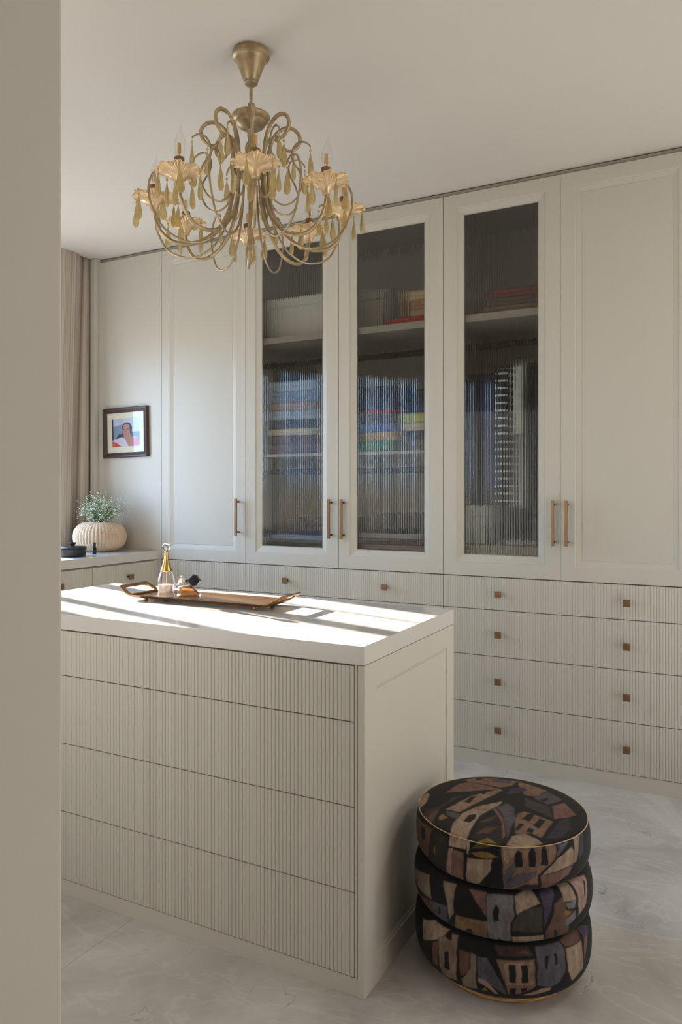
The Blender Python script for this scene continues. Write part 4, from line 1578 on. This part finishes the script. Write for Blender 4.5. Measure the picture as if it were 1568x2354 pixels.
for k in range(8):
    a = A0 + k * PI / 4
    ca, sa = math.cos(a), math.sin(a)
    arm = inst('arm', arm_me, ch, (CX, CY, HC), rot=(0, 0, a))
    for nm, me, z in (('drip_dish', dish_me, Z(2.207)), ('candle_sleeve', sleeve_me, Z(2.2365)), ('bulb', bulb_me, Z(2.2905)), ('filament', fil_me, Z(2.2905))):
        c = bpy.data.objects.new(nm, me)
        COL.objects.link(c)
        c.parent = arm
        c.location = (0.312, 0, z)
        if nm == 'bulb':
            c.rotation_euler = (R2.uniform(-0.08, 0.08), R2.uniform(-0.08, 0.08), R2.random() * 6)
    a2 = a + PI / 8
    inst('outer_loop', outer_me, ch, (CX, CY, HC), rot=(0, 0, a2))
    inst('scroll', s_me, ch, (CX, CY, HC), rot=(0, 0, a2))
    # drops round each dish, then on the tips of the scrolls and loops
    dx, dy = CX + 0.312 * ca, CY + 0.312 * sa
    for q in range(5):
        b = a + (q + 0.5) * 2 * PI / 5 + 0.2
        x, y = dx + 0.0635 * math.cos(b), dy + 0.0635 * math.sin(b)
        o = inst('glass_drop', drop_me, ch, (x, y, 2.253), rot=(0, R2.uniform(-0.06, 0.06), R2.random() * 2 * PI))
    drop(0.142, a, Z(2.432), 1.05)
    drop(0.260, a2, Z(2.285))
    drop(0.204, a2, Z(2.415), 1.0)
drop(0.0, 0, Z(2.075), 0.3)

# ================================================================== CLOTHES IN THE WARDROBES
def rect_round(hx, hy, c, n=4):
    pts = []
    for sx, sy, a0 in ((1, 1, 0), (-1, 1, PI / 2), (-1, -1, PI), (1, -1, 1.5 * PI)):
        for k in range(n):
            a = a0 + k * PI / 2 / (n - 1)
            pts.append((sx * (hx - c) + c * math.cos(a), sy * (hy - c) + c * math.sin(a)))
    return pts


def garment(x0, x1, y0, y1, z0, z1):
    """one folded garment: puffy slab with a visible fold along the front"""
    hx, hy, h = (x1 - x0) / 2, (y1 - y0) / 2, z1 - z0
    cx, cy = (x0 + x1) / 2, (y0 + y1) / 2
    vs, fs = [], []
    L = [(0.90, 0.0), (0.985, 0.12), (1.0, 0.26), (0.985, 0.42), (0.955, 0.5), (0.985, 0.58), (1.0, 0.74), (0.985, 0.88), (0.90, 1.0)]
    n = 16
    for s, t in L:
        for i, (a, b) in enumerate(rect_round(hx, hy, min(hx, hy) * 0.25)):
            w = 0.10 * h * math.sin(i * 1.9 + x0 * 40) * (1 if 0 < t < 1 else 0)
            vs.append((cx + a * (1 - (1 - s) * 0.5 * min(1, 0.1 / hx)), cy + b * (1 - (1 - s) * 0.5), z0 + h * t + w))
    m = len(L)
    for i in range(m - 1):
        for j in range(n):
            j2 = (j + 1) % n
            fs.append((i * n + j, i * n + j2, (i + 1) * n + j2, (i + 1) * n + j))
    fs.append(tuple(range(n))[::-1])
    fs.append(tuple((m - 1) * n + j for j in range(n)))
    return MB().add(vs, fs, True)


def folded(name, x0, x1, z0, z1, rgb, label, cat, group, y0=3.515, y1=3.86):
    x0, x1 = x0 + R2.uniform(-0.006, 0.022), x1 - R2.uniform(-0.006, 0.03)
    y0 = y0 + R2.uniform(0, 0.03)
    cx, cy = (x0 + x1) / 2, (y0 + y1) / 2
    part(name, garment(x0, x1, y0, y1, z0, z1), cloth(rgb), None, origin=(cx, cy, z0), label=label, cat=cat, group=group)


S2 = 1.5025
S1 = 2.1485
SB = 0.9055
g_l = 'folded clothes on the middle shelf, left door'
g_r = 'folded clothes on the middle shelf, right door'
g_bl = 'folded clothes at the wardrobe bottom, left door'
g_br = 'folded clothes at the wardrobe bottom, right door'
rows_l = [(0.055, (112, 90, 112), 'mauve folded garment lowest on the middle shelf behind the left glass door', 'sweater', -2.36, -1.98),
          (0.048, (104, 76, 96), 'plum folded garment second up behind the left glass door', 'sweater', -2.35, -1.99),
          (0.036, (212, 194, 158), 'cream folded garment above the plum one behind the left glass door', 'sweater', -2.33, -2.0),
          (0.052, (58, 66, 92), 'navy folded garment above the cream one behind the left glass door', 'sweater', -2.35, -1.97),
          (0.050, (172, 184, 206), 'pale blue folded shirt resting on the navy garment', 'shirt', -2.36, -1.98),
          (0.046, (196, 168, 160), 'dusty pink folded shirt between two pale blue shirts', 'shirt', -2.34, -2.0),
          (0.060, (156, 176, 208), 'sky blue folded shirt above the dusty pink one', 'shirt', -2.36, -1.98),
          (0.056, (190, 206, 228), 'palest blue folded shirt topping the stack behind the left glass door', 'shirt', -2.35, -1.99)]
z = S2
for h, c, lab, cat, a, b in rows_l:
    folded('folded_garment', a, b, z, z + h, c, lab, cat, g_l)
    z += h + 0.0006
folded('folded_cloth', -1.955, -1.845, S2, S2 + 0.045, (196, 218, 216), 'small pale teal folded cloth near the middle of the shelf', 'cloth', g_l)
rows_c = [(0.058, (70, 148, 100), 'green folded garment lowest in the colourful stack behind the right glass door', 'sweater', -1.79, -1.53),
          (0.044, (206, 168, 112), 'mustard tan folded garment on the green one', 'sweater', -1.79, -1.53),
          (0.044, (84, 116, 190), 'bright blue folded garment on the mustard tan one', 'sweater', -1.80, -1.53),
          (0.050, (34, 44, 76), 'dark navy folded garment under the red strip', 'sweater', -1.79, -1.53),
          (0.022, (176, 44, 58), 'thin red folded cloth between navy garments', 'cloth', -1.78, -1.53),
          (0.062, (40, 50, 84), 'navy folded garment resting on the thin red cloth', 'sweater', -1.79, -1.53),
          (0.060, (30, 34, 52), 'near black folded garment topping the colourful stack', 'sweater', -1.78, -1.54)]
z = S2
for h, c, lab, cat, a, b in rows_c:
    folded('folded_garment', a, b, z, z + h, c, lab, cat, g_r)
    z += h + 0.0006
rows_d = [(0.060, (106, 98, 92), 'grey brown folded garment lowest at the right end of the middle shelf', 'sweater', -1.515, -1.31),
          (0.040, (36, 36, 40), 'black folded garment at the right end of the middle shelf', 'sweater', -1.515, -1.31),
          (0.042, (214, 196, 164), 'beige folded garment at the right end of the middle shelf', 'sweater', -1.515, -1.31),
          (0.050, (198, 198, 70), 'yellow green folded garment at the right end of the middle shelf', 'sweater', -1.515, -1.31),
          (0.055, (44, 54, 88), 'navy folded garment topping the right end pile', 'sweater', -1.515, -1.31),
          (0.060, (30, 34, 54), 'midnight blue folded garment over the navy at the right end', 'sweater', -1.51, -1.315)]
z = S2
for h, c, lab, cat, a, b in rows_d:
    folded('folded_garment', a, b, z, z + h, c, lab, cat, g_r)
    z += h + 0.0006
rows_b = [(0.050, (134, 100, 70), 'brown folded trousers lowest behind the left glass door', 'trousers', -2.36, -1.95),
          (0.036, (48, 46, 52), 'charcoal folded trousers on the brown ones', 'trousers', -2.36, -1.95),
          (0.034, (96, 84, 76), 'taupe folded trousers on the charcoal ones', 'trousers', -2.36, -1.95),
          (0.030, (150, 168, 200), 'light blue folded trousers halfway up the bottom left stack', 'trousers', -2.37, -1.95)]
z = SB
for h, c, lab, cat, a, b in rows_b:
    folded('folded_garment', a, b, z, z + h, c, lab, cat, g_bl)
    z += h + 0.0006
folded('folded_garment', -2.22, -1.92, z, z + 0.09, (38, 50, 84), 'thick navy folded jacket topping the bottom left stack', 'jacket', g_bl)
rows_e = [(0.032, (56, 46, 42), 'dark brown folded scarf lowest behind the right glass door', 'scarf', -1.80, -1.36),
          (0.026, (206, 190, 166), 'cream folded scarf on the dark brown one', 'scarf', -1.80, -1.36),
          (0.030, (72, 56, 54), 'cocoa folded scarf between cream and rose scarves', 'scarf', -1.80, -1.36),
          (0.026, (186, 160, 150), 'pale rose folded scarf above the cocoa one', 'scarf', -1.80, -1.36),
          (0.030, (96, 74, 72), 'maroon brown folded scarf above the pale rose one', 'scarf', -1.80, -1.36),
          (0.028, (176, 166, 158), 'stone grey folded scarf topping the scarf stack', 'scarf', -1.80, -1.36)]
z = SB
for h, c, lab, cat, a, b in rows_e:
    folded('folded_garment', a, b, z, z + h, c, lab, cat, g_br)
    z += h + 0.0006
folded('folded_garment', -1.66, -1.37, z, z + 0.10, (34, 36, 50), 'thick dark navy folded coat over the scarf stack', 'coat', g_br)


def storage_box(x0, x1, y0, y1, z0, z1, rgb, label):
    r = empty('storage_box', ((x0 + x1) / 2, (y0 + y1) / 2, z0), label, 'box')
    m_ = mat('box_card_%d' % int(z0 * 1000 + x0 * 100), lin(*rgb), 0.6)
    zl = z1 - 0.05
    part('body', MB().box(x0 + 0.003, x1 - 0.003, y0 + 0.003, y1 - 0.003, z0 + 0.0003, zl), m_, r, bevel=0.003)
    part('lid', MB().box(x0, x1, y0, y1, zl, z1), m_, r, bevel=0.003)


storage_box(-2.36, -1.90, 3.58, 3.95, S1, S1 + 0.235, (232, 226, 214), 'large white storage box on the top shelf behind the left glass door')
storage_box(-1.82, -1.64, 3.60, 3.95, S1, S1 + 0.22, (158, 146, 130), 'dull beige storage box beside the tan clothes on the top shelf')
g_t = 'folded clothes on the top shelf, right door'
folded('folded_garment', -1.63, -1.31, S1, S1 + 0.040, (190, 22, 34), 'bright red folded garment at the front of the top shelf', 'sweater', g_t, 3.512, 3.80)
z = S1 + 0.0406
for h, c, lab in ((0.05, (208, 178, 130), 'sand folded garment on the bright red one'), (0.05, (190, 132, 78), 'rust folded garment between two sand ones'), (0.05, (216, 188, 140), 'light sand folded garment topping the top shelf stack')):
    folded('folded_garment', -1.55, -1.32, z, z + h, c, lab, 'sweater', g_t, 3.60, 3.90)
    z += h + 0.0006
S3 = 2.1505
g_u = 'folded clothes on the top shelf, third door'
z = S3
for h, c, lab, a in ((0.045, (132, 110, 80), 'khaki folded garment lowest on the top shelf behind the third glass door', -1.12), (0.040, (96, 74, 56), 'brown folded garment on the khaki one', -1.10), (0.040, (128, 30, 40), 'deep red folded garment topping the third door stack', -1.09)):
    folded('folded_garment', a, -0.76, z, z + h, c, lab, 'sweater', g_u, 3.56, 3.86)
    z += h + 0.0006
storage_box(-1.225, -1.085, 3.60, 3.93, 1.0362, 1.225, (226, 224, 220), 'white storage box under the hanging clothes behind the third glass door')
folded('folded_cloth', -1.02, -0.80, 1.0362, 1.062, (206, 200, 200), 'pale grey folded cloth on the inner drawers', 'cloth', None, 3.56, 3.86)

# hanging clothes on the rail behind the third glass door
HZ = 2.042


def hanging(x, zb, zt, mtl, label, cat, th=0.035, sleeve=0.30, group='clothes hanging on the rail', yw=0.20, tilt=0.0):
    r = empty('hanging_' + cat, (x, 3.75, HZ), label, cat, group)
    k = th / 2
    # outline in (y, z): shoulders, short sleeves, body
    ol = [(3.75 - 0.05, zt), (3.75 - yw, zt - 0.06), (3.75 - yw - 0.03, zt - 0.06 - sleeve * 0.5), (3.75 - yw + 0.005, zt - 0.05 - sleeve), (3.75 - yw + 0.075, zt - 0.04 - sleeve),
          (3.75 - yw + 0.055, zt - 0.26), (3.75 - yw + 0.04, zb + 0.02), (3.75 - yw + 0.05, zb), (3.75 + yw - 0.05, zb), (3.75 + yw - 0.04, zb + 0.02), (3.75 + yw - 0.055, zt - 0.26),
          (3.75 + yw - 0.075, zt - 0.04 - sleeve), (3.75 + yw - 0.005, zt - 0.05 - sleeve), (3.75 + yw + 0.03, zt - 0.06 - sleeve * 0.5), (3.75 + yw, zt - 0.06), (3.75 + 0.05, zt)]
    mb = MB().prism(ol, -k, k, 'X')
    mb.xf(Matrix.Translation((x, 3.75, 0)) @ Matrix.Rotation(tilt, 4, 'Z') @ Matrix.Translation((0, -3.75, 0)))
    part('cloth_body', mb, mtl, r, bevel=k * 0.6, seg=3)
    h = MB()
    hook = [(x, 3.75 + 0.020 * math.sin(t), HZ + 0.0005 + 0.020 * math.cos(t)) for t in [math.radians(q) for q in range(-110, 181, 20)]]
    h.tube(hook + [(x, 3.75, HZ - 0.03), (x, 3.75, zt - 0.004)], 0.0017, 6)
    part('hanger_hook', h, M['silver'], r)


hanging(-1.198, 1.235, 1.90, cloth((58, 66, 96)), 'slate blue dress hanging at the left end of the rail', 'dress', 0.036, yw=0.185)
hanging(-1.140, 1.225, 1.90, cloth((30, 34, 52)), 'midnight dress hanging second from the left', 'dress', 0.038, yw=0.20)
hanging(-1.080, 1.23, 1.90, cloth((44, 58, 110)), 'royal navy shirt hanging beside the striped shirt', 'shirt', 0.038, yw=0.20)
hanging(-1.005, 1.232, 1.93, stripe_mat('white_striped_navy', lin(24, 28, 48), lin(228, 228, 226), 0.036, 0.26), 'navy shirt with thin white stripes beside the white shirt', 'shirt', 0.05, 0.33, yw=0.215, tilt=0.05)
hanging(-0.925, 1.215, 1.955, cloth((216, 216, 212)), 'white short sleeved shirt hanging mid rail', 'shirt', 0.05, 0.34, yw=0.215, tilt=0.06)
hanging(-0.850, 1.16, 1.93, cloth((38, 40, 52)), 'charcoal long dress hanging right of the white shirt', 'dress', 0.045, 0.3, yw=0.20)
hanging(-0.785, 1.14, 1.93, cloth((26, 28, 40)), 'black long dress hanging furthest right on the visible rail', 'dress', 0.045, 0.3, yw=0.20)
